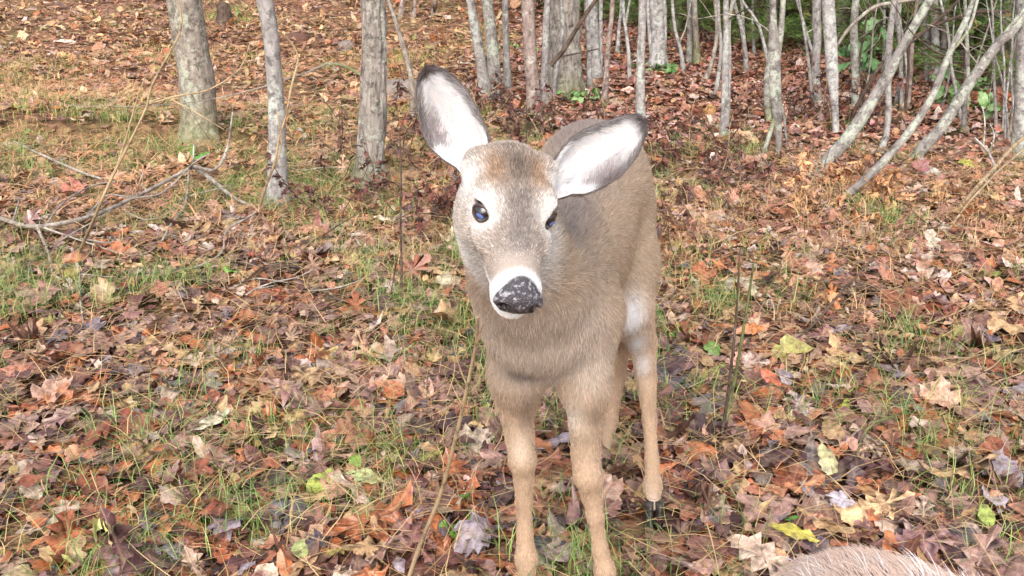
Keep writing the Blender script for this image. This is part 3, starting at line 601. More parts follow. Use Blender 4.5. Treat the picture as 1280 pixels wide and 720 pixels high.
def ear(sgn, bpx, tpx, yb, yt, nv):
    """an open cupped ear: inner and outer skin joined at the rim"""
    B, T = P(*bpx, yb), P(*tpx, yt); A = T-B; Ln = np.linalg.norm(A); A = A/Ln; nv = nrm(np.array(nv)); nv = nrm(nv-A*np.dot(nv, A)); S = np.cross(A, nv)*-1
    if np.dot(S, [1, 0, 0]) < 0: S = -S
    nt_, nw = 30, 25
    t = np.linspace(-.16, 1, nt_)[:, None]; w_ = np.linspace(-1, 1, nw)[None]
    hw = np.interp(t, [-.16, 0, .12, .28, .45, .62, .78, .90, .965, 1], [.017, .023, .032, .0380, .0390, .0358, .0292, .0205, .0125, .0020])
    Ph = np.interp(t, [-.16, .1, .4, .8, 1], [1.62, 1.45, 1.15, .85, .7])
    xx = hw*np.sin(w_*Ph)/np.sin(np.minimum(Ph, 1.5)); dd = -hw*(np.cos(w_*Ph)-np.cos(Ph))/np.sin(np.minimum(Ph, 1.5))*.85
    curve = .010*np.sin(np.clip(t, 0, 1)*np.pi)
    xx = xx*(1+.04*np.sin(t*9+w_*2)); skew = sgn*.006*np.sin(np.clip(t, 0, 1)*np.pi)
    In = B+A*(t*Ln)[..., None]*np.ones_like(w_)[..., None]+S*(xx+skew)[..., None]+nv*(dd-curve)[..., None]
    dt = np.gradient(In, axis=0); dw = np.gradient(In, axis=1); nn = nrm(np.cross(dt, dw)); 
    if np.sum(nn[15, 12]*nv) < 0: nn = -nn
    edge = (1-np.abs(w_)**6)*np.clip((1-t)*12, 0, 1)
    Out = In-nn*(.0012+.0040*edge)[..., None]
    I = np.arange(nt_*nw).reshape(nt_, nw); O = I+nt_*nw
    F = [np.stack([I[:-1, :-1], I[:-1, 1:], I[1:, 1:], I[1:, :-1]], -1).reshape(-1, 4), np.stack([O[:-1, :-1], O[1:, :-1], O[1:, 1:], O[:-1, 1:]], -1).reshape(-1, 4)]
    for a, b in ((I[:, 0], O[:, 0]), (O[:, -1], I[:, -1])): F.append(np.stack([a[:-1], a[1:], b[1:], b[:-1]], -1))
    F.append(np.stack([I[-1, :-1], I[-1, 1:], O[-1, 1:], O[-1, :-1]], -1))
    V = np.vstack([In.reshape(-1, 3), Out.reshape(-1, 3)]); F = np.vstack(F)
    # inner colour: white fur, dark rim, grey lower fold; outer grey-brown
    tt = np.broadcast_to(t, (nt_, nw)).ravel(); ww = np.broadcast_to(w_, (nt_, nw)).ravel(); low = -ww*(-sgn)     # low > 0 : outer side of the ear
    ci = np.tile(srgb(235, 231, 230), (nt_*nw, 1))
    lowi = np.clip(ww*sgn, 0, 1)
    ci = lerp(ci, srgb(128, 114, 114), sstep(.22, .70, lowi)*sstep(.85, .45, tt)*sstep(.08, .25, tt)*.85)
    ci = lerp(ci, srgb(100, 90, 88), sstep(.80, .98, np.abs(ww))*sstep(.12, .30, tt)*.9)
    ci = lerp(ci, srgb(82, 72, 72), sstep(.82, .95, tt))
    ci = lerp(ci, srgb(238, 236, 234), sstep(.55, .9, lowi)*sstep(.32, .15, tt)*.8)
    co = np.tile(srgb(134, 120, 108), (nt_*nw, 1)); co = lerp(co, srgb(80, 71, 70), np.clip(sstep(.65, .92, tt)+sstep(.85, 1.0, np.abs(ww))*.8, 0, 1))
    C = np.vstack([ci, co]); N = np.vstack([nn.reshape(-1, 3), -nn.reshape(-1, 3)])
    ln = np.concatenate([.014+.014*sstep(.6, .3, np.abs(ww))*sstep(.8, .5, tt)-.006*sstep(.75, .95, tt), np.full(nt_*nw, .0065)])
    inwd = -S[None]*np.sign(ww)[:, None]*(sstep(.1, .6, np.abs(ww)))[:, None]*.9+A[None]*.75
    fl = np.vstack([inwd, np.tile(A, (nt_*nw, 1))]); fl = nrm(fl-N*np.sum(fl*N, 1, keepdims=True))
    dens = np.concatenate([np.full(nt_*nw, 1.8), np.full(nt_*nw, 1.3)])*np.tile(sstep(-.14, 0, tt), 2)
    return V, F, C, N, ln, dens, fl
def skinmat():
    t = NT('deer_hide'); c = t.attr('col'); nz = t.attr('nose', 'Fac'); g = t.n('TexCoord').outputs['Object']
    v = t.n('TexVoronoi', Scale=520.0); t.l(g, v.inputs['Vector'])
    pale = t.ramp(t.noise(g, 160.0, 4), [(.52, 0.0), (.64, .62)])
    c = t.mix(t.math('MULTIPLY', pale, nz), c, srgb(176, 170, 174))
    r = t.math('SUBTRACT', .9, t.math('MULTIPLY', nz, .52))
    b = t.n('Bump', Distance=.0012); t.l(t.math('MULTIPLY', nz, .9), b.inputs['Strength']); t.l(v.outputs['Distance'], b.inputs['Height']); t.l(b.outputs[0], t.b.inputs['Normal'])
    return t.base(c, r, .45)
M['hide'] = skinmat()
def furmat():
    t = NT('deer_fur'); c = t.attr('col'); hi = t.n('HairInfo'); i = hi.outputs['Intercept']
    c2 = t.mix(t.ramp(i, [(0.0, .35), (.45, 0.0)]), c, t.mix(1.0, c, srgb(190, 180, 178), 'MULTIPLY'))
    t.b.inputs['Sheen Weight'].default_value = .0
    return t.base(c2, .55, .25)
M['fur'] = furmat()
BASEY = 1.65
def make_fur(V, F, N, C, ln, dens, fl, count):
    T = np.vstack([F[:, [0, 1, 2]], F[:, [0, 2, 3]]])
    ar = np.linalg.norm(np.cross(V[T[:, 1]]-V[T[:, 0]], V[T[:, 2]]-V[T[:, 0]]), axis=1)*dens[T].mean(1); ar[dens[T].min(1) <= .02] = 0
    ti = rng.choice(len(T), count, p=ar/ar.sum()); u = rng.random((count, 2)); m = u.sum(1) > 1; u[m] = 1-u[m]
    bw = np.stack([1-u.sum(1), u[:, 0], u[:, 1]], -1); ix = T[ti]
    g = lambda A: np.einsum('nk,nk...->n...', bw, A[ix])
    p, n, c, l, f = g(V), nrm(g(N)), g(C), g(ln), nrm(g(fl))
    # clumps: hairs of one clump lean alike
    q = np.floor(p/.006).astype(np.int64); cl = _h(q[:, 0]*7+q[:, 2]*131, q[:, 1]*13, 3)-.5
    side = np.cross(n, f); f = nrm(f+side*(rng.normal(0, .16, count)+cl*.28)[:, None])
    l = l*rng.uniform(.65, 1.25, count)*(1+.2*cl); lift = rng.uniform(.12, .42, count)[:, None]
    d0 = nrm(n*(lift+.25)+f*.8); d1 = nrm(n*(lift*.35)+f+rng.normal(0, .12, (count, 3)))
    S = np.array([0, .3, .65, 1.0])[None, :, None]
    pts = p[:, None]-n[:, None]*.0006+l[:, None, None]*(S*d0[:, None]+S*S*.55*(d1-d0)[:, None])
    hd = sstep(1.34, 1.26, p[:, 1]+BASEY)*sstep(.66, .72, p[:, 2]); var = np.exp(rng.normal(0, 1, count)*(.22+.16*hd)); var[rng.random(count) < .10] *= .55; var *= np.exp(cl*(.22+.16*hd))
    lum = c.mean(1); var = np.where(lum > .6, 1-.35*(1-np.clip(var, .5, 1)), var)
    warm = rng.normal(0, .05, count); c = np.clip(c*var[:, None]*np.stack([1+warm, np.ones(count), 1-warm], -1), .01, .93)
    return pts, c
def hair_object(name, pts, c, parent, mat, r0=.00028, r1=.00006):
    hc = bpy.data.hair_curves.new(name); n, k = pts.shape[:2]
    hc.add_curves([k]*n)
    hc.attributes['position'].data.foreach_set('vector', np.asarray(pts, np.float32).ravel())
    ra = hc.attributes.get('radius') or hc.attributes.new('radius', 'FLOAT', 'POINT')
    ra.data.foreach_set('value', np.tile(np.linspace(r0, r1, k, dtype=np.float32), n))
    ca = hc.attributes.new('col', 'FLOAT_COLOR', 'CURVE'); ca.data.foreach_set('color', np.c_[c, np.ones(n)].astype(np.float32).ravel())
    hc.materials.append(mat); return obj(name, hc, parent)
def eyemat():
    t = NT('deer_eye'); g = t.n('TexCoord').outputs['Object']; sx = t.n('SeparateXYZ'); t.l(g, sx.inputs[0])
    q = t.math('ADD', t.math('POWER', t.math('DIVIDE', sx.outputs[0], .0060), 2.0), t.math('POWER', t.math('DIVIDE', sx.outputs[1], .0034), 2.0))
    c = t.ramp(q, [(.55, srgb(92, 116, 186)), (.9, srgb(36, 40, 66)), (1.0, srgb(24, 18, 18))])  # blue pupil: reflected flash and sky painted into the base colour
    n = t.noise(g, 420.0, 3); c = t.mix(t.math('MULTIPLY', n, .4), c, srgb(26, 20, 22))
    t.b.inputs['Coat Weight'].default_value = 1.0; t.b.inputs['Coat Roughness'].default_value = .02
    return t.base(c, .15, .6)
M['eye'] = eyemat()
t = NT('eyelid_skin'); M['lid'] = t.base(srgb(66, 50, 49), .45, .45)
t = NT('deer_hoof'); M['hoof'] = t.base(t.ramp(t.noise(t.scalev(t.n('TexCoord').outputs['Object'], (60, 60, 260)), 1.0), [(.35, srgb(38, 32, 30)), (.7, srgb(84, 74, 68))]), .45, .4)
def frame_to(z, up):
    z = nrm(z); x = nrm(np.cross(up, z)); y = np.cross(z, x); return Matrix([[x[0], y[0], z[0]], [x[1], y[1], z[1]], [x[2], y[2], z[2]]])
def eyeball():
    nu, nv = 28, 18; V = []; r = .0141
    for i in range(nv+1):
        a = math.pi*i/nv
        for j in range(nu):
            b = 2*math.pi*j/nu; bulge = 1+.06*math.exp(-(a/.5)**2)
            V.append((r*math.sin(a)*math.cos(b), r*math.sin(a)*math.sin(b), r*math.cos(a)*bulge))
    I = np.arange((nv+1)*nu).reshape(nv+1, nu); J = np.roll(I, -1, 1)
    return mesh('eye', V, np.stack([I[:-1], I[1:], J[1:], J[:-1]], -1).reshape(-1, 4), mat=M['eye'])
def eyelid(s):
    n, m = 40, 8; V = []; r = .0144
    for i in range(n):
        th = 2*math.pi*i/n; ct, st = math.cos(th), math.sin(th)
        ph = 1.02+.22*max(0, ct*-s)**4*0+.30*max(0, ct)**5+.16*max(0, -ct)**5-.10*abs(st)
        cen = np.array([r*math.sin(ph)*ct, r*math.sin(ph)*st, r*math.cos(ph)]); rad = nrm(cen); tg = np.array([-st, ct, 0.0]); bi = np.cross(rad, tg)
        tr = .0019 if st > 0 else .0015
        for j in range(m):
            b = 2*math.pi*j/m; V.append(cen+tr*(rad*math.cos(b)+bi*math.sin(b)*1.25))
    I = np.arange(n*m).reshape(n, m); J = np.roll(I, -1, 1); K = np.roll(I, -1, 0); KL = np.roll(J, -1, 0)
    return mesh('eyelid', V, np.stack([I, J, KL, K], -1).reshape(-1, 4), mat=M['lid'])
def hoof():
    V = []; F = []
    for s in (-1, 1):
        b = len(V); n = 12
        for (z, w_, l, yo) in ((.000, .0135, .033, -.012), (.008, .0130, .031, -.010), (.026, .0105, .023, -.002), (.046, .0118, .022, .002), (.058, .0112, .019, .002)):
            for j in range(n):
                a = 2*math.pi*j/n; x = w_*math.cos(a)*(1 if math.cos(a)*s > 0 else .75); y = l*math.sin(a); x *= 1-.45*max(0, -math.sin(a))**2
                V.append((s*.0098+x, y+yo, z))
        for k in range(4):
            for j in range(n): F.append((b+k*n+j, b+k*n+(j+1) % n, b+(k+1)*n+(j+1) % n, b+(k+1)*n+j))
        for j in range(0, n//2-1): F.append((b+j, b+n-1-j, b+n-2-j, b+j+1)); F.append((b+4*n+j, b+4*n+j+1, b+4*n+n-2-j, b+4*n+n-1-j))
    return mesh('hoof', V, F, mat=M['hoof'])
def make_deer():
    V, F = deer_body(); N = vnormals(V, F); C, ln, dens, fl, nose = paint_body(V, N)
    ears = [ear(-1, (589, 199), (534, 86), 1.265, 1.30, (-.22, -.95, .25)), ear(1, (704, 222), (806, 151), 1.275, 1.36, (.25, -.95, .30))]
    parts = [(V, F, C, N, ln, dens, fl)]+ears
    o = 0; VV, FF, CC, NN, LL, DD, FL = [], [], [], [], [], [], []
    for p in parts:
        VV.append(p[0]); FF.append(p[1]+o); CC.append(p[2]); NN.append(p[3]); LL.append(p[4]); DD.append(p[5]); FL.append(p[6]); o += len(p[0])
    V = np.vstack(VV); F = np.vstack(FF); C = np.vstack(CC); N = np.vstack(NN); ln = np.concatenate(LL); dens = np.concatenate(DD); fl = np.vstack(FL); nose = np.concatenate([nose, np.zeros(len(V)-len(nose))])
    base = np.array([.1, 1.65, float(terr(.1, 1.65))])
    root = empty('deer', base)
    tag(root, 'young grey-brown deer with white-lined ears standing and facing the viewer', 'deer', None)
    obj('body', mesh('body', V-base, F, {'col': ('FLOAT_COLOR', C*(.8+.2*nose[:, None])), 'nose': ('FLOAT', nose)}, mat=M['hide']), root)
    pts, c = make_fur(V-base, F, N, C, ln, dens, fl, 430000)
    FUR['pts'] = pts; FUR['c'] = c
    f = hair_object('fur', pts, c, root, M['fur'])
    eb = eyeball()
    for s in (-1, 1):
        out = HF@nrm(np.array([s*.56, .80, .14])); Mx = frame_to(out, HF[:, 2])
        if s: # local +x should point to the nose corner
            nx = HF[:, 1]; xa = np.array(Mx.col[0])
            lid = eyelid(s)
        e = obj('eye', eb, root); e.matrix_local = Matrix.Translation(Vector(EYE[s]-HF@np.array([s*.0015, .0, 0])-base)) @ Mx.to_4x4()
        l_ = obj('eyelid', lid, e)
        if np.dot(xa, nx) < 0: l_.rotation_euler = (0, 0, 0); l_.scale = (-1, 1, 1)
    hm = hoof()
    for nm, J in LEG.items():
        a = J[-1][0]; h = obj('hoof', hm, root); gz = float(terr(a[0], a[1]-.03)); h.location = Vector((a[0]-base[0], a[1]-.010-base[1], gz-base[2]+.004)); top = a[2]-gz
        h.scale = (.95, .95, max(.55, (top+.008)/.056))
    return root
deer1 = make_deer()
def copy_tree(o, parent=None):
    c = o.copy(); col.objects.link(c); c.parent = parent
    for ch in list(o.children): copy_tree(ch, c)
    return c
deer2 = copy_tree(deer1)
deer2['label'] = 'second deer close by, only the furry top of its rump showing above the leaves'
_rot = math.radians(24); _r = np.array([.165, 2.04])-np.array([.1, 1.65]); _c, _s = math.cos(_rot), math.sin(_rot)
_off = np.array([_c*_r[0]-_s*_r[1], _s*_r[0]+_c*_r[1]]); RUMP2 = (.314, .576)
deer2.location = (RUMP2[0]-_off[0], RUMP2[1]-_off[1], float(terr(.3, .3))); deer2.rotation_euler = (0, 0, _rot)

# the second deer's coat is paler, with long white guard hairs on the rump
for ch in deer2.children:
    if ch.name.startswith('fur'):
        hp = FUR['pts']; hcol = FUR['c']; rump = (hp[:, 0, 1] > .25) & (hp[:, 0, 2] > .5)
        c2 = lerp(hcol, srgb(226, 198, 180), np.full(len(hcol), .85)*rump)*np.where(rump, 1.05, 1)[:, None]
        q = hp[rump][::6]; root_ = q[:, :1]; q = root_+(q-root_)*np.array([1, 1, 1.6])*rng.uniform(1.2, 1.9, (len(q), 1, 1)); sel = noise(q[:, 0, 0]*38, q[:, 0, 1]*38, 88) > .58; q = q[sel]
        P2 = np.concatenate([hp, q]); C2 = np.concatenate([c2, np.tile(srgb(240, 234, 230), (len(q), 1))])
        tmp = hair_object('fur', P2, np.clip(C2, 0, .93), deer2, M['fur']); bpy.data.objects.remove(ch); break
# ------------------------------------------------------------------ evergreens behind the thicket
def rot_to(d):                              # rotation matrices (N,3,3) whose z axis is d
    d = nrm(d); r = np.where(np.abs(d[:, 2:3]) < .9, np.array([[0., 0, 1]]), np.array([[1., 0, 0]])); x = nrm(np.cross(r, d)); y = np.cross(d, x)
    return np.stack([x, y, d], -1)
def pine_meshes(seed):
    r = np.random.default_rng(seed); H = 3.8; tp = []; td = []; br = []
    z = .12
    while z < H-.2:
        L = (1.25*(1-z/(H+.3))+.25)*r.uniform(.8, 1.1); a0 = r.uniform(0, 6.28)
        for k in range(6):
            a = a0+k*1.047+r.normal(0, .18); l = L*r.uniform(.7, 1.1); u = np.linspace(0, 1, 8)
            droop = r.uniform(-.05, .18)
            p = np.stack([np.cos(a)*l*u, np.sin(a)*l*u, z+l*(.28*u-droop*u*u*1.6)], -1); br.append(p)
            for t in np.arange(.22, 1.0, .055/l*1.6):
                q = np.array([np.interp(t, u, p[:, i]) for i in range(3)]); sd = (1-t)*.30*l+.05
                for s in (-1, 1):
                    m = int(max(1, sd/.075)); dirn = np.array([np.cos(a+s*.9), np.sin(a+s*.9), .12+r.normal(0, .15)])
                    for j in range(1, m+1): tp.append(q+dirn*sd*j/m+r.normal(0, .012, 3)); td.append(dirn+r.normal(0, .2, 3))
            tp.append(p[-1]); td.append(p[-1]-p[-2])
        z += r.uniform(.20, .30)
    tp = np.array(tp); td = nrm(np.array(td)); n = len(tp); K = 9
    R = rot_to(td); cone = nrm(np.stack([r.normal(0, .55, (n, K)), r.normal(0, .55, (n, K)), np.ones((n, K))*.8], -1)); d = np.einsum('nij,nkj->nki', R, cone).reshape(-1, 3)
    p = np.repeat(tp, K, 0); l = r.uniform(.05, .085, len(p))[:, None]; sd = nrm(np.cross(d, r.normal(size=d.shape)))*.0019
    V = np.stack([p-sd, p+sd, p+d*l], 1).reshape(-1, 3); F = np.arange(len(V)).reshape(-1, 3)
    g = np.repeat(r.uniform(0, 1, n), K)*.7+.3*r.random(len(p)); C = lerp(srgb(58, 84, 40), srgb(120, 146, 70), g); C[np.repeat(r.random(n) < .05, K)] = srgb(150, 112, 70)
    crown = mesh('crown', V, F, {'col': ('FLOAT_COLOR', np.repeat(C, 3, 0))}, smooth=False, mat=M['needle'])
    tv, tf, tu = tube([(0, 0, -.1), (.02, 0, 1.2), (-.02, .03, 2.6), (0, 0, H)], [.06, .05, .03, .006], segs=9, step=.2, seed=seed)
    tm = tubemesh('trunk', tv, tf, tu, M['brown']); bv, bf, bu, o = [], [], [], 0
    for p in br:
        v, f, uu = tube(p, np.linspace(.010, .003, len(p)), segs=4, step=.3, seed=seed); bv.append(v); bf.append(f+o); bu.append(uu); o += len(v)
    return tm, tubemesh('boughs', np.vstack(bv), np.vstack(bf), np.vstack(bu), M['darktwig']), crown
PM = [pine_meshes(s) for s in (21, 22, 23)]
front = [(600, 0), (655, 6), (708, 20), (758, 34), (806, 40), (850, 52), (905, 64), (955, 76), (1005, 78), (1062, 84), (1120, 84), (1180, 96), (1222, 122), (1262, 146), (1310, 150)]
PW = ['on the upper slope behind the leaning lichen pair', 'behind the pinkish-grey smooth trunk', 'behind the broadest furrowed trunk', 'behind the pale mottled double trunk', 'behind the straight slim pole', 'behind the stout smooth pale tree', 'behind the forked slender grey tree', 'behind the arching whip-thin stem', 'behind the whip-thin left-leaning stem', 'behind the mottled grey trunk and shrub', 'behind the kinked thin stem', 'behind the tight clump of three poles', 'behind the short slim lichen stem', 'behind the row of bare wands', 'just past the smooth edge trunk']
k = 0
for row, (dy, sc_) in enumerate(((.55, 1.0), (1.7, 1.25), (3.2, 1.5))):
    for i, (px, py) in enumerate(front):
        if row and i < 2: continue
        g = G(px+(row*17), max(py, -5)); x = g[0]*(1+dy/g[1])+rng.normal(0, .12); y = g[1]+dy+rng.normal(0, .15)
        b = np.array([x, y, float(terr(x, y))]); root = empty('pine_tree', b); root.rotation_euler = (0, 0, rng.uniform(0, 6.28)); s = sc_*rng.uniform(.85, 1.1)*(.55 if i < 2 else 1); root.scale = (s, s, s)
        if row == 0: tag(root, 'young green-boughed pine '+PW[i], 'pine tree', 'front row of young pines')
        else: tag(root, ['dense young pine with soft green boughs edging the leafy slope', 'taller dark pine standing behind the front evergreens', 'deep-shaded pine at the back of the evergreens'][row], 'pine tree', ['front row of young pines', 'second row of pines', 'deepest row of pines'][row])
        a, bb, c = PM[k % 3]; k += 1; obj('trunk', a, root); obj('boughs', bb, root); obj('crown', c, root)

# ------------------------------------------------------------------ leaves
def outline(kind, r):
    if kind == 'maple':
        ang = np.radians([90, 104, 112, 124, 140, 152, 166, 186, 200, 222, 246, 270]); rad = np.array([.54, .41, .42, .31, .48, .40, .39, .28, .36, .32, .24, .16])
    elif kind == 'oak':
        pts = np.array([(0, .5), (.10, .42), (.05, .36), (.24, .26), (.10, .14), (.30, .02), (.12, -.08), (.26, -.18), (.10, -.26), (.15, -.36), (.05, -.44), (0, -.5)]); ang = None
    else:
        u = np.linspace(0, 1, 12); wd = {'oval': .25, 'round': .36, 'lance': .14}[kind]; pts = np.stack([wd*np.sin(np.pi*u**.85)**.8*(1+.05*np.cos(np.arange(12)*np.pi)), .5-u], -1); pts[0, 0] = pts[-1, 0] = 0; ang = None
    if kind == 'maple': pts = np.stack([np.abs(rad*np.cos(ang)), rad*np.sin(ang)], -1); pts[0, 0] = pts[-1, 0] = 0
    pts = pts*(1+r.normal(0, .05, pts.shape)); L_ = pts[1:-1][::-1].copy()*(1+r.normal(0, .05, (10, 2))); L_[:, 0] *= -1
    return np.vstack([pts, L_])                       # 22 points, clockwise
NL = 22
def template(kind, r):
    o = outline(kind, r); inn = np.stack([o[:, 0]*.45, o[:, 1]*.62], -1)
    stem = np.array([(-.008, -.46), (.008, -.46), (.03, -.85)])
    return np.vstack([[(0, 0)], inn, o, stem])
i_ = np.arange(NL); j_ = (i_+1) % NL
LF_FULL = np.vstack([np.stack([np.zeros(NL, int), 1+j_, 1+i_], -1), np.stack([1+i_, 1+j_, 1+NL+j_], -1), np.stack([1+i_, 1+NL+j_, 1+NL+i_], -1), [[1+2*NL, 1+2*NL+1, 1+2*NL+2]]])
KINDS = ['maple', 'oak', 'oval', 'round', 'lance']
r_t = np.random.default_rng(3)
TPL = {k: np.array([template(k, r_t) for _ in range(6)]) for k in KINDS}
def curlz(T, r, n, amt):
    x, y = T[..., 0], T[..., 1]; a = r.normal(0, 1, (n, 5))*np.array([.7, .5, .5, .18, .3])*amt[:, None]
    z = a[:, :1]*x*x*1.6+a[:, 1:2]*y*y+a[:, 2:3]*x*y+a[:, 3:4]*np.abs(x)+a[:, 4:5]*np.sin(y*7+x*5+a[:, :1]*9)*.22
    ed = np.zeros(T.shape[:2]); ed[:, 1+NL:1+2*NL] = r.normal(0, .022, (n, NL))*(1+amt[:, None]); return z+ed
def euler(r, n, tilt):
    yaw = r.uniform(0, 6.283, n); d = r.uniform(0, 6.283, n); c, s = np.cos(yaw), np.sin(yaw); Z = np.zeros(n); O = np.ones(n)
    Rz = np.stack([np.stack([c, -s, Z], -1), np.stack([s, c, Z], -1), np.stack([Z, Z, O], -1)], 1)
    ax = np.stack([np.cos(d), np.sin(d), Z], -1); ct, st = np.cos(tilt), np.sin(tilt); K = np.zeros((n, 3, 3))
    K[:, 0, 2] = ax[:, 1]; K[:, 1, 2] = -ax[:, 0]; K[:, 2, 0] = -ax[:, 1]; K[:, 2, 1] = ax[:, 0]
    Rt = np.eye(3)[None]+st[:, None, None]*K+(1-ct)[:, None, None]*(K@K); return Rt@Rz
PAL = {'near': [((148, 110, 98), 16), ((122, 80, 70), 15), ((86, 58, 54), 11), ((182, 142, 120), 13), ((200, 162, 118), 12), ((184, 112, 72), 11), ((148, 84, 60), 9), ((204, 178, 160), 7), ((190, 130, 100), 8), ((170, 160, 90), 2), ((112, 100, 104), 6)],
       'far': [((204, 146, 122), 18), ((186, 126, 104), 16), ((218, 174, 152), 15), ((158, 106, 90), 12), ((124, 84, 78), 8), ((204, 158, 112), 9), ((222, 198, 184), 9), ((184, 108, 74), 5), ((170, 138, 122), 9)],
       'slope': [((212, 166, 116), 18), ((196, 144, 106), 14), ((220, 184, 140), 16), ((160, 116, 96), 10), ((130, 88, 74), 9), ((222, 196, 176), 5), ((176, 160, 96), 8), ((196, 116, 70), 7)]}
def pick(r, pal, n):
    c = np.array([srgb(*p[0]) for p in PAL[pal]]); w_ = np.array([p[1] for p in PAL[pal]], float); ix = r.choice(len(c), n, p=w_/w_.sum())
    return c[ix]*np.exp(r.normal(0, .16, (n, 1)))*np.exp(r.normal(0, .05, (n, 3)))
def scatter(r, n, y0, y1, wide=.64, extra=.9):
    y = np.sqrt(r.uniform(y0*y0, y1*y1, n)); x = r.uniform(-1, 1, n)*(wide*y+extra); return x, y
class Batch:
    def __init__(s): s.V, s.F, s.C, s.U, s.o = [], [], [], [], 0
    def add(s, V, F, C, U):
        s.V.append(V.reshape(-1, 3)); n, nv = V.shape[:2]; s.F.append((F[None]+(np.arange(n)*nv)[:, None, None]+s.o).reshape(-1, 3)); s.C.append(np.repeat(C, nv, 0) if C.ndim == 2 else C.reshape(-1, 3)); s.U.append(U.reshape(-1, 3)); s.o += n*nv
    def mesh(s, name, mat, smooth=True): return mesh(name, np.vstack(s.V), np.vstack(s.F), {'col': ('FLOAT_COLOR', np.vstack(s.C)), 'luv': ('FLOAT_VECTOR', np.vstack(s.U))}, smooth=smooth, mat=mat)
def leaf_block(r, B, n, y0, y1, kinds, size, simple=False):
    x, y = scatter(r, n, y0, y1)
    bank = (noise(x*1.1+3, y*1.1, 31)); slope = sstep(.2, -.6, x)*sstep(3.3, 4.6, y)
    keep = r.random(n) < (1-.5*slope)*(.75+.5*bank)*np.where((y > 4.7) & (y < 5.1) & (x < -1.2) & (x > -3.6), .8, 1)
    for J in LEG.values(): keep &= np.hypot(x-J[-1][0][0], y-J[-1][0][1]+.03) > .055
    x, y, slope = x[keep], y[keep], slope[keep]; n = len(x)
    kd = r.choice(len(kinds), n, p=[k[1] for k in kinds]); out = []
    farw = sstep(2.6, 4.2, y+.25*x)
    for i, (kn, _) in enumerate(kinds):
        m = kd == i; q = int(m.sum())
        if not q: continue
        T = TPL[kn][r.integers(0, 6, q)]; xs, ys = x[m], y[m]
        sz = np.exp(r.normal(math.log(size[kn]), .28, q)); curl = np.abs(r.normal(.42, .34, q)); curl[r.random(q) < .2] *= 2.0; z = curlz(T, r, q, curl)
        til = np.abs(r.normal(0, .24, q)); til[r.random(q) < .10] *= 3.0
        V = np.concatenate([T, z[..., None]], -1)*sz[:, None, None]; V = np.einsum('nij,nkj->nki', euler(r, q, np.clip(til, 0, 1.3)), V)
        up = r.uniform(0, .028, q)+.25*sz*np.sin(np.clip(til, 0, 1.2)); V += np.stack([xs, ys, terr(xs, ys)+up], -1)[:, None]
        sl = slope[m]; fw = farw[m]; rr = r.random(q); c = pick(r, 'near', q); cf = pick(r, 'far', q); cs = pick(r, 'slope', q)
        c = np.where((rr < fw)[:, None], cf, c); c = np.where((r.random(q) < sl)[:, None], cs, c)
        U = np.concatenate([T, np.broadcast_to(r.random((q, 1, 1)), T.shape[:2]+(1,))], -1)
        if simple:
            sel = np.concatenate([[0], 1+NL+np.arange(0, NL, simple)]); nn = len(sel)-1; a = np.arange(nn); F = np.stack([np.zeros(nn, int), 1+(a+1) % nn, 1+a], -1); V = V[:, sel]; U = U[:, sel]
        else: F = LF_FULL
        B.add(V, F, c, U)
SZ = {'maple': .078, 'oak': .088, 'oval': .062, 'round': .045, 'lance': .085}
SZF = {k: v*1.05 for k, v in SZ.items()}
rl = np.random.default_rng(101)
KP = [('maple', .22), ('oak', .26), ('oval', .28), ('round', .11), ('lance', .13)]
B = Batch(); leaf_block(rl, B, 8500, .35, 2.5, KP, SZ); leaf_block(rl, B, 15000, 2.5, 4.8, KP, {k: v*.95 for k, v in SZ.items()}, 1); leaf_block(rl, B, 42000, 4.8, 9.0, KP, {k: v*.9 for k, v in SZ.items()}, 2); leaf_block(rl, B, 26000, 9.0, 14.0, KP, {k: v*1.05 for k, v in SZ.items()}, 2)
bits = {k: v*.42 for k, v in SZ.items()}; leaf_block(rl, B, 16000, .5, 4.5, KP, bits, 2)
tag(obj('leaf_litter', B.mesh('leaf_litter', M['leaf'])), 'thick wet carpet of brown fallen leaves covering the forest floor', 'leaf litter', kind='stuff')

# single leaves that show largest
LM = {}
for kn in KINDS:
    for v in range(5):
        T = TPL[kn][v][None]; z = curlz(T, rl, 1, np.array([.25+.2*v])); V = np.concatenate([T, z[..., None]], -1)[0]
        LM[kn, v] = mesh('fallen_leaf', V, LF_FULL, {'luv': ('FLOAT_VECTOR', np.concatenate([T[0], np.full((len(V), 1), .1*v)], -1))}, mat=M['leaf1'])
CN = [('mauve-brown', (150, 112, 108), 16), ('dark maroon', (104, 66, 64), 14), ('blackish brown', (80, 56, 54), 8), ('dusty pink', (182, 144, 130), 12), ('tan', (200, 164, 120), 13), ('rusty orange', (182, 110, 70), 11), ('russet', (150, 84, 60), 10), ('pale beige', (200, 174, 154), 7), ('lilac-grey', (160, 146, 152), 8)]
CW = np.array([c[2] for c in CN], float); CW /= CW.sum()
KNAME = {'maple': 'lobed maple', 'oak': 'lobed oak', 'oval': 'oval', 'round': 'small round', 'lance': 'narrow'}
def put_leaf(kn, v, p, size, color, tilt, yaw, label, group=None, name='fallen_leaf', az=None):
    o = obj(name, LM[kn, v]); o.scale = (size, size, size); d = rl.uniform(0, 6.28) if az is None else az
    o.rotation_mode = 'QUATERNION'; o.rotation_quaternion = (Matrix.Rotation(tilt, 3, Vector((math.cos(d), math.sin(d), 0)))@Matrix.Rotation(yaw, 3, 'Z')).to_quaternion()
    o.location = p; o.color = (*color, 1); tag(o, label, 'leaf', group); return o
n_put = 0
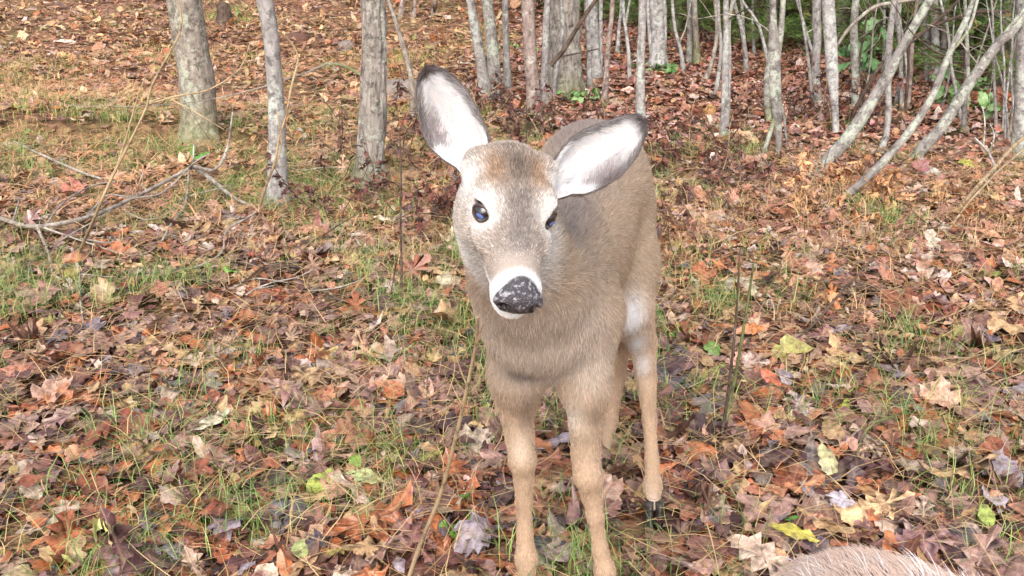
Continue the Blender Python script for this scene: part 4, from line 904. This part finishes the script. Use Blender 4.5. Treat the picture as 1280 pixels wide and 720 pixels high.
while n_put < 278:
    px, py = rl.uniform(-10, 1290), 300+440*rl.random()**.8
    if (600 < px < 830 and py < 480) or (770 < px < 870 and 590 < py < 690): continue
    p = G(px, py); kn = rl.choice(KINDS, p=[k[1] for k in KP]); ci = rl.choice(len(CN), p=CW); cn, cc, _ = CN[ci]; v = int(rl.integers(0, 5)); tl = abs(rl.normal(0, .26)); up = tl > .42
    sz = SZ[kn]*math.exp(rl.normal(.22, .24)); p[2] += .028+.3*sz*math.sin(min(tl, 1))
    st = 'curled' if v > 2 else 'flat'
    lab = '%s %s leaf lying %s on the litter' % (cn, KNAME[kn], 'tilted up' if up else st)
    put_leaf(kn, v, p, sz, srgb(*cc)*math.exp(rl.normal(0, .12)), tl, rl.uniform(0, 6.28), lab, '%s %s leaves, %s' % (cn, KNAME[kn], 'tilted up' if up else st)); n_put += 1
for kn, v, px, py, sz, cc, tl, yaw, lab in (
    ('oval', 0, 458, 616, .085, (196, 206, 142), .15, 1.3, 'large pale yellow-green oval leaf lying flat in the grass'), ('round', 0, 446, 595, .042, (136, 180, 66), .3, .5, 'small vivid green leaf above the pale yellow-green one'),
    ('oval', 1, 402, 622, .08, (176, 190, 84), .3, 2.6, 'mottled yellow-green leaf left of the pale oval one'), ('maple', 1, 507, 500, .085, (214, 176, 150), .35, .4, 'pale tan star-shaped maple leaf lying on darker leaves'),
    ('round', 1, 890, 454, .065, (112, 146, 70), .45, .3, 'round green leaf propped up beside dark stems'), ('oval', 1, 962, 494, .065, (206, 104, 74), .7, 1.0, 'small coral red leaf standing next to a lilac one'),
    ('round', 2, 981, 490, .055, (158, 144, 152), .5, .2, 'squarish lilac leaf standing next to the coral one'), ('maple', 0, 1052, 646, .075, (206, 196, 204), .25, 2.0, 'whitish upturned maple leaf among dark ones'),
    ('lance', 3, 935, 438, .11, (206, 128, 76), .8, 1.9, 'long orange leaf curling up to show its pale underside'), ('oval', 2, 1033, 600, .09, (190, 184, 134), .5, .1, 'pale yellow crumpled leaf standing upright'),
    ('lance', 1, 990, 690, .11, (190, 180, 70), .25, 1.2, 'long yellow leaf with brown tip near the second deer'), ('round', 0, 380, 708, .06, (196, 206, 130), .1, .3, 'small pale green oval leaf low in the foreground litter'),
    ('oval', 0, 1228, 664, .07, (176, 190, 96), .2, 2.9, 'green-yellow leaf with an orange one beside it'), ('maple', 3, 1148, 226, .11, (140, 62, 70), .7, .3, 'crimson leaf standing up near the leaning trunks'),
    ('round', 1, 1207, 213, .10, (190, 192, 84), .2, .3, 'bright yellow-green leaf patch on the right of the leaning trunks'), ('maple', 2, 100, 252, .15, (206, 132, 110), .3, 1.6, 'big salmon pink leaf beneath the thin grey twig'),
    ('oak', 3, 430, 228, .12, (222, 176, 140), .9, .2, 'big peach oak leaf standing at the foot of the furrowed tree'), ('maple', 2, 1003, 232, .10, (226, 190, 150), .9, .1, 'pale standing leaf below the thickest leaning trunk'),
    ('oak', 1, 385, 300, .15, (214, 150, 122), .2, 1.7, 'large salmon oak leaf lying below the vine'), ('maple', 1, 60, 385, .16, (170, 128, 110), .2, 1.5, 'large brown maple leaf with upturned edges on the left grass')):
    p = G(px, py); p[2] += .035+.35*sz*math.sin(min(tl, 1.2)); put_leaf(kn, v, p, sz, srgb(*cc), tl, yaw, lab, az=0.3)

# ------------------------------------------------------------------ grass, straw and needles
def blades(r, x, y, L, wd, colr, lean, B, seg=3, flat=0.0):
    n = len(x); a = r.uniform(0, 6.283, n); u = np.linspace(0, 1, seg+1)[None]
    bend = lean*r.uniform(.5, 1.5, n)
    th = np.clip(bend[:, None]*u**.8+flat*1.35, 0, 1.75); dz = np.cos(th); dh = np.sin(th); ds = (L/seg)[:, None]
    hz = np.concatenate([np.zeros((n, 1)), np.cumsum(dh[:, :-1]*ds, 1)], 1); zz = np.concatenate([np.zeros((n, 1)), np.cumsum(dz[:, :-1]*ds, 1)], 1)
    tw = a[:, None]+u*r.normal(0, .35, (n, 1)); cx, cy = np.cos(tw)*hz, np.sin(tw)*hz; z0 = terr(x, y)
    C = np.stack([x[:, None]+cx, y[:, None]+cy, z0[:, None]+zz+(flat*r.uniform(.015, .055, (n, 1))+.006)], -1); wv = np.stack([-np.sin(a), np.cos(a), np.zeros(n)], -1)[:, None]*(wd[:, None]*(1-u**2*.9))[..., None]*.5
    V = np.stack([C-wv, C+wv], 2).reshape(n, -1, 3); F = np.array([f for k in range(seg) for f in ((2*k, 2*k+1, 2*k+3), (2*k, 2*k+3, 2*k+2))]); B.add(V, F, colr, np.zeros_like(V))
def tufts(r, n, y0, y1, per, spread, mask):
    x, y = scatter(r, n, y0, y1); k = r.random(n) < mask(x, y); x, y = x[k], y[k]; m = r.integers(per//2, per+1, len(x)); x, y = np.repeat(x, m), np.repeat(y, m)
    return x+r.normal(0, spread, len(x)), y+r.normal(0, spread, len(y))
rg = np.random.default_rng(55); Bg = Batch()
def gm(x, y): return np.clip((noise(x*2.7+9, y*2.7, 61)-.37)*2.6, 0, 1)*np.where(x < .45, 1.0, .4)*sstep(6.5, 3.0, y)
x, y = tufts(rg, 7500, .6, 6.0, 30, .04, gm); n = len(x); blades(rg, x, y, rg.uniform(.05, .14, n), rg.uniform(.0012, .0026, n), lerp(srgb(72, 104, 52), srgb(154, 172, 96), rg.random(n)), np.full(n, 2.1), Bg)
def gm2(x, y): return np.clip((noise(x*1.2+4, y*1.2, 71)-.42)*2.6, 0, 1)*sstep(.3, -.5, x)*sstep(3.0, 4.2, y)
x, y = tufts(rg, 8500, 3.0, 9.5, 16, .06, gm2); n = len(x); blades(rg, x, y, rg.uniform(.03, .08, n), rg.uniform(.002, .004, n), lerp(srgb(116, 132, 66), srgb(188, 178, 104), rg.random(n)), np.full(n, 1.7), Bg)
tag(obj('grass', Bg.mesh('grass', M['grass'])), 'short green and olive grass tufts growing through the leaves', 'grass', kind='stuff')
Bs = Batch()
x, y = scatter(rg, 21000, .6, 5.0); n = len(x); blades(rg, x, y, rg.uniform(.05, .20, n), rg.uniform(.0010, .0024, n), lerp(srgb(128, 92, 60), srgb(214, 182, 130), rg.random(n)), np.full(n, .35), Bs, flat=1.0)
x, y = scatter(rg, 60000, 3.6, 11.0); k = rg.random(len(x)) < sstep(.4, -.7, x)*(.25+.75*noise(x*.9, y*.9, 77)); x, y = x[k], y[k]; n = len(x); blades(rg, x, y, rg.uniform(.08, .2, n), rg.uniform(.002, .005, n), lerp(srgb(186, 126, 88), srgb(220, 170, 128), rg.random(n)), np.full(n, .4), Bs, flat=1.0)
tag(obj('pine_straw', Bs.mesh('pine_straw', M['grass'])), 'loose tan needles and dry grass stems strewn over the leaves', 'straw', kind='stuff')
Bd = Batch()
for px, py, n_t, rad in ((850, 290, 16, .16), (838, 330, 10, .10), (885, 268, 10, .2), (1010, 285, 14, .3), (1120, 270, 16, .35), (1215, 275, 14, .3), (1260, 300, 10, .25), (960, 265, 10, .3), (380, 330, 8, .14), (420, 262, 8, .15), (1170, 330, 8, .3), (1060, 262, 8, .25), (990, 330, 6, .3), (520, 250, 8, .2), (470, 300, 6, .15), (930, 300, 8, .2), (1080, 300, 10, .3), (1240, 250, 8, .25), (560, 340, 6, .12), (300, 420, 5, .2), (520, 600, 8, .10)):
    g = G(px, py)
    for q in range(n_t):
        cx, cy = g[0]+rg.normal(0, rad), g[1]+rg.normal(0, rad); m = rg.integers(5, 14); x = cx+rg.normal(0, .025, m); y = cy+rg.normal(0, .025, m)
        blades(rg, x, y, rg.uniform(.06, .17, m), rg.uniform(.0012, .0026, m), lerp(srgb(150, 112, 72), srgb(210, 178, 126), rg.random(m)), np.full(m, 2.2), Bd, seg=5)
tag(obj('dry_grass', Bd.mesh('dry_grass', M['grass'])), 'straw-coloured dead grass bent over beside the deer and below the leaning trunks', 'dry grass', kind='stuff')

# ------------------------------------------------------------------ leafy plants, dead brush, stump, stones
def plant(name, label, cat, px, py, nst, hgt, kn, size, cols, spread=.06, lean=.5, nl=6, stemm='greenstem', group=None, seed=0, droop=.5, join=False):
    r = np.random.default_rng(seed+int(px)); b = G(px, py); root = empty(name, b); tag(root, label, cat, group)
    for s in range(nst):
        d = nrm(np.array([r.normal(0, lean), r.normal(0, lean), 1.0])); p0 = np.array([r.normal(0, spread), r.normal(0, spread), -.02]); h = hgt*r.uniform(.6, 1.1); q = [p0]
        for k in range(3): d = nrm(d+r.normal(0, .18, 3)); q.append(q[-1]+d*h/3)
        st = branch(root, np.zeros(3), q, np.linspace(.0022, .001, 4)*(1+hgt), M[stemm], 'stem', segs=5, step=.05)
        C, R_ = smooth_path(q, np.ones(4), .02); JB = Batch()
        for l in range(nl):
            p = C[int(len(C)*r.uniform(.35, .999))]; T = TPL[kn][r.integers(0, 6)][None]; z = curlz(T, r, 1, np.array([.9])); V = np.concatenate([T, z[..., None]], -1)[0]; V[:, 1] += .5; V = V[:-3]*size*r.uniform(.7, 1.25)
            az = r.uniform(0, 6.28); pt = r.normal(-.2-droop*.5, .45); Mx = np.array(Euler((pt, r.normal(0, .4), az)).to_matrix()); V = V@Mx.T+p; Fq = LF_FULL[:-1]
            c = srgb(*cols[r.integers(0, len(cols))])*math.exp(r.normal(0, .15))
            if join: JB.add(V[None], Fq, c[None], np.concatenate([T[0][:-3], np.zeros((len(V), 1))], -1)); continue
            me = mesh('leaf', V, Fq, {'col': ('FLOAT_COLOR', np.tile(c, (len(V), 1))), 'luv': ('FLOAT_VECTOR', np.concatenate([T[0][:-3], np.zeros((len(V), 1))], -1))}, mat=M['green_leaf'])
            obj('leaf', me, st)
        if join: obj('foliage', JB.mesh('foliage', M['green_leaf']), st)
    if join:
        for s in range(7):
            d = nrm(np.array([r.normal(0, .7), r.normal(0, .7), 1.0])); q = [np.array([r.normal(0, spread*1.3), r.normal(0, spread*1.3), -.02])]
            for k in range(4): d = nrm(d+r.normal(0, .25, 3)-np.array([0, 0, .08*k])); q.append(q[-1]+d*hgt*r.uniform(.3, .5))
            branch(root, np.zeros(3), q, np.linspace(.0024, .0008, 5), M['straw' if r.random() < .45 else 'darktwig'], 'stem', segs=4, step=.08)
    return root
GC = [(110, 160, 66), (134, 178, 84), (92, 140, 60)]; DG = [(86, 122, 66), (112, 146, 84), (140, 166, 110)]
DB = [(98, 66, 56), (120, 80, 66), (80, 56, 50), (142, 102, 82), (108, 62, 52)]
plant('seedling', 'bright green seedling beside the deer front leg', 'seedling', 598, 672, 3, .10, 'round', .04, GC, .03, .4, 4)
plant('seedling', 'small green seedling by dark leaves right of the hind hoof', 'seedling', 938, 640, 2, .07, 'round', .04, GC, .02, .4, 4)
plant('seedling', 'green seedling by the leaf edge far from the deer', 'seedling', 1272, 626, 2, .06, 'round', .045, GC, .02, .4, 3)
plant('seedling', 'two-leaved green sprout below the slim pale tree', 'seedling', 297, 358, 2, .08, 'round', .05, GC, .02, .3, 2)
plant('seedling', 'yellowish green weed near the purple grass tuft', 'seedling', 1072, 505, 3, .08, 'oval', .05, [(170, 190, 80), (140, 176, 70)], .03, .5, 3)
plant('seedling', 'low green weeds in the grass behind the big maple leaves', 'seedling', 330, 545, 4, .05, 'oval', .04, GC, .06, .5, 4)
plant('seedling', 'tiny green weed behind the hind leg', 'seedling', 848, 430, 3, .06, 'round', .035, GC, .03, .5, 3)
plant('sprout', 'pale sprout of broad blades, half tan and half green', 'sprout', 160, 722, 2, .05, 'lance', .10, [(206, 204, 130), (222, 190, 150)], .02, .2, 2, droop=-2.6)
plant('moss_clump', 'yellow-green fern moss clump left of the deer shoulder', 'moss', 545, 368, 10, .05, 'lance', .045, [(176, 168, 60), (196, 186, 80), (150, 150, 56)], .06, .7, 6)
plant('evergreen_plant', 'glossy green plant at the foot of the broadest furrowed trunk', 'plant', 715, 126, 6, .16, 'oval', .075, DG, .10, .6, 6)
plant('evergreen_plant', 'green plant to the right of the broadest furrowed trunk', 'plant', 737, 130, 4, .14, 'oval', .07, DG, .07, .6, 5)
plant('evergreen_plant', 'green leaves crowding the foot of the stout pale tree', 'plant', 815, 95, 5, .15, 'oval', .08, DG, .12, .6, 6)
plant('evergreen_plant', 'small green plant in front of the stout pale tree', 'plant', 835, 92, 3, .12, 'oval', .07, DG, .06, .6, 5)
plant('shrub', 'broad-leaved green shrub among the grey poles', 'shrub', 1085, 110, 4, .50, 'oval', .14, [(112, 150, 96), (140, 176, 120), (96, 132, 86)], .06, .25, 6, 'twig')
plant('shrub', 'dusky green leaves hanging near the smooth edge trunk', 'shrub', 1262, 150, 4, .42, 'oval', .11, DG, .10, .3, 6, 'twig')
plant('shrub', 'green broadleaf plant below the knee-bent leaning trunk', 'shrub', 1225, 140, 5, .30, 'oval', .11, DG, .12, .5, 6, 'twig')
plant('evergreen_plant', 'low green tuft on the upper slope behind the pinkish trunk', 'plant', 645, 68, 4, .12, 'oval', .07, GC, .10, .6, 5)
plant('evergreen_plant', 'fresh green tuft behind the lone brown-barked tree', 'plant', 305, 18, 6, .14, 'lance', .12, GC, .14, .6, 5)
plant('evergreen_plant', 'fresh green tuft at the foot of the brown-barked tree', 'plant', 212, 206, 6, .09, 'lance', .09, GC, .09, .6, 5)
plant('evergreen_plant', 'green tuft growing on the dark earth bank', 'plant', 20, 172, 6, .08, 'lance', .09, GC, .06, .6, 5)
for i, (px, py, n_, h, lab) in enumerate(((505, 245, 9, .30, 'dark dead brush tangled beside the furrowed tree'), (540, 215, 9, .30, 'brown dead brush behind the upright deer ear'), (530, 280, 8, .22, 'low red-brown dead weeds left of the deer face'), (560, 170, 8, .28, 'dead brush above the upright deer ear'), (640, 170, 9, .26, 'brown dead weeds over the deer head'), (690, 165, 7, .20, 'dead leafy stems just in front of the pinkish trunk'), (590, 150, 8, .24, 'brown tangle at the foot of the leaning lichen pair'), (405, 215, 5, .25, 'sparse dead stems between the slim and furrowed trees'), (880, 215, 7, .22, 'dark dead weeds beyond the deer rump'), (900, 190, 6, .22, 'brown weeds clumped at the forked slender tree'), (845, 240, 7, .18, 'dead brown weeds against the deer flank'), (960, 230, 6, .18, 'brown weeds beside the twin-stemmed lichen tree'), (1030, 245, 7, .16, 'tan dead leaves heaped where the leaning trunks meet the ground'), (1085, 270, 6, .14, 'russet dead fern below the slender leaning trunk'), (1110, 250, 6, .14, 'orange-brown dead fern under the leaning trunks'), (875, 300, 5, .16, 'dark dried weed in the straw beside the deer'), (1020, 150, 6, .30, 'brown twiggy bush at the foot of the grey trunk'), (1060, 150, 6, .30, 'brown twiggy bush between the whitish and mottled trunks'))):
    tan = i in (12, 13, 14); plant('dead_brush', lab, 'dead brush', px, py, int(n_*1.5), h*1.25, 'lance' if i % 2 else 'oak', .052, [(190, 134, 92), (206, 160, 112), (168, 112, 76)] if tan else DB, .20, .6, 13, 'darktwig', 'dead brush on the slope', join=True)
def stone(label, px, py, sx, sy, sz, c, name='stone', cat='stone'):
    b = G(px, py); r = np.random.default_rng(int(px)); nu, nv = 18, 11; V = []
    for i in range(nv+1):
        a = math.pi*i/nv
        for j in range(nu):
            q = 2*math.pi*j/nu; d = np.array([math.sin(a)*math.cos(q), math.sin(a)*math.sin(q), math.cos(a)]); k = 1+.22*(float(noise(d[0]*2+5+px, d[1]*2+d[2]*3, 4))-.5)+.12*(float(noise(d[0]*6+px, d[1]*6+d[2]*5, 6))-.5)
            V.append(np.sign(d)*np.abs(d)**.8*k*np.array([sx, sy, sz]))
    I = np.arange((nv+1)*nu).reshape(nv+1, nu); J = np.roll(I, -1, 1); t = NT('stone_surface'); g = t.n('TexCoord').outputs['Object']
    t.base(t.ramp(t.noise(g, 30.0, 6), [(.3, srgb(*c)*.5), (.7, srgb(*c))]), .85, .3); o = obj(name, mesh('stone', V, np.stack([I[:-1], I[1:], J[1:], J[:-1]], -1).reshape(-1, 4), mat=t.m), None, b); tag(o, label, cat)
stone('grey flat stone lying between the slim and furrowed trees', 433, 60, .07, .06, .06, (140, 130, 124)); stone('whitish stone by the dark earth bank', 10, 186, .06, .04, .03, (230, 222, 214)); stone('long grey mossy rock behind the upright deer ear', 505, 118, .22, .12, .10, (150, 138, 128))
stone('pale chip of rock on the upper left slope', 128, 110, .05, .04, .025, (222, 206, 190)); stone('dark root mound on the upper slope near the stump', 370, 52, .13, .1, .07, (110, 78, 66), 'earth_mound', 'mound')
def stump():
    b = G(281, 34); root = empty('tree_stump', b); tag(root, 'dark weathered stump on the upper slope', 'stump'); s = pxm(b); branch(root, np.zeros(3), [(0, 0, -.05), (.005, 0, 14*s), (-.005, 0, 28*s)], [11*s, 9*s, 8*s], M['darktwig'], 'trunk', segs=20, lump=.25, furrow=.15, flare=.5, step=.02)
stump()
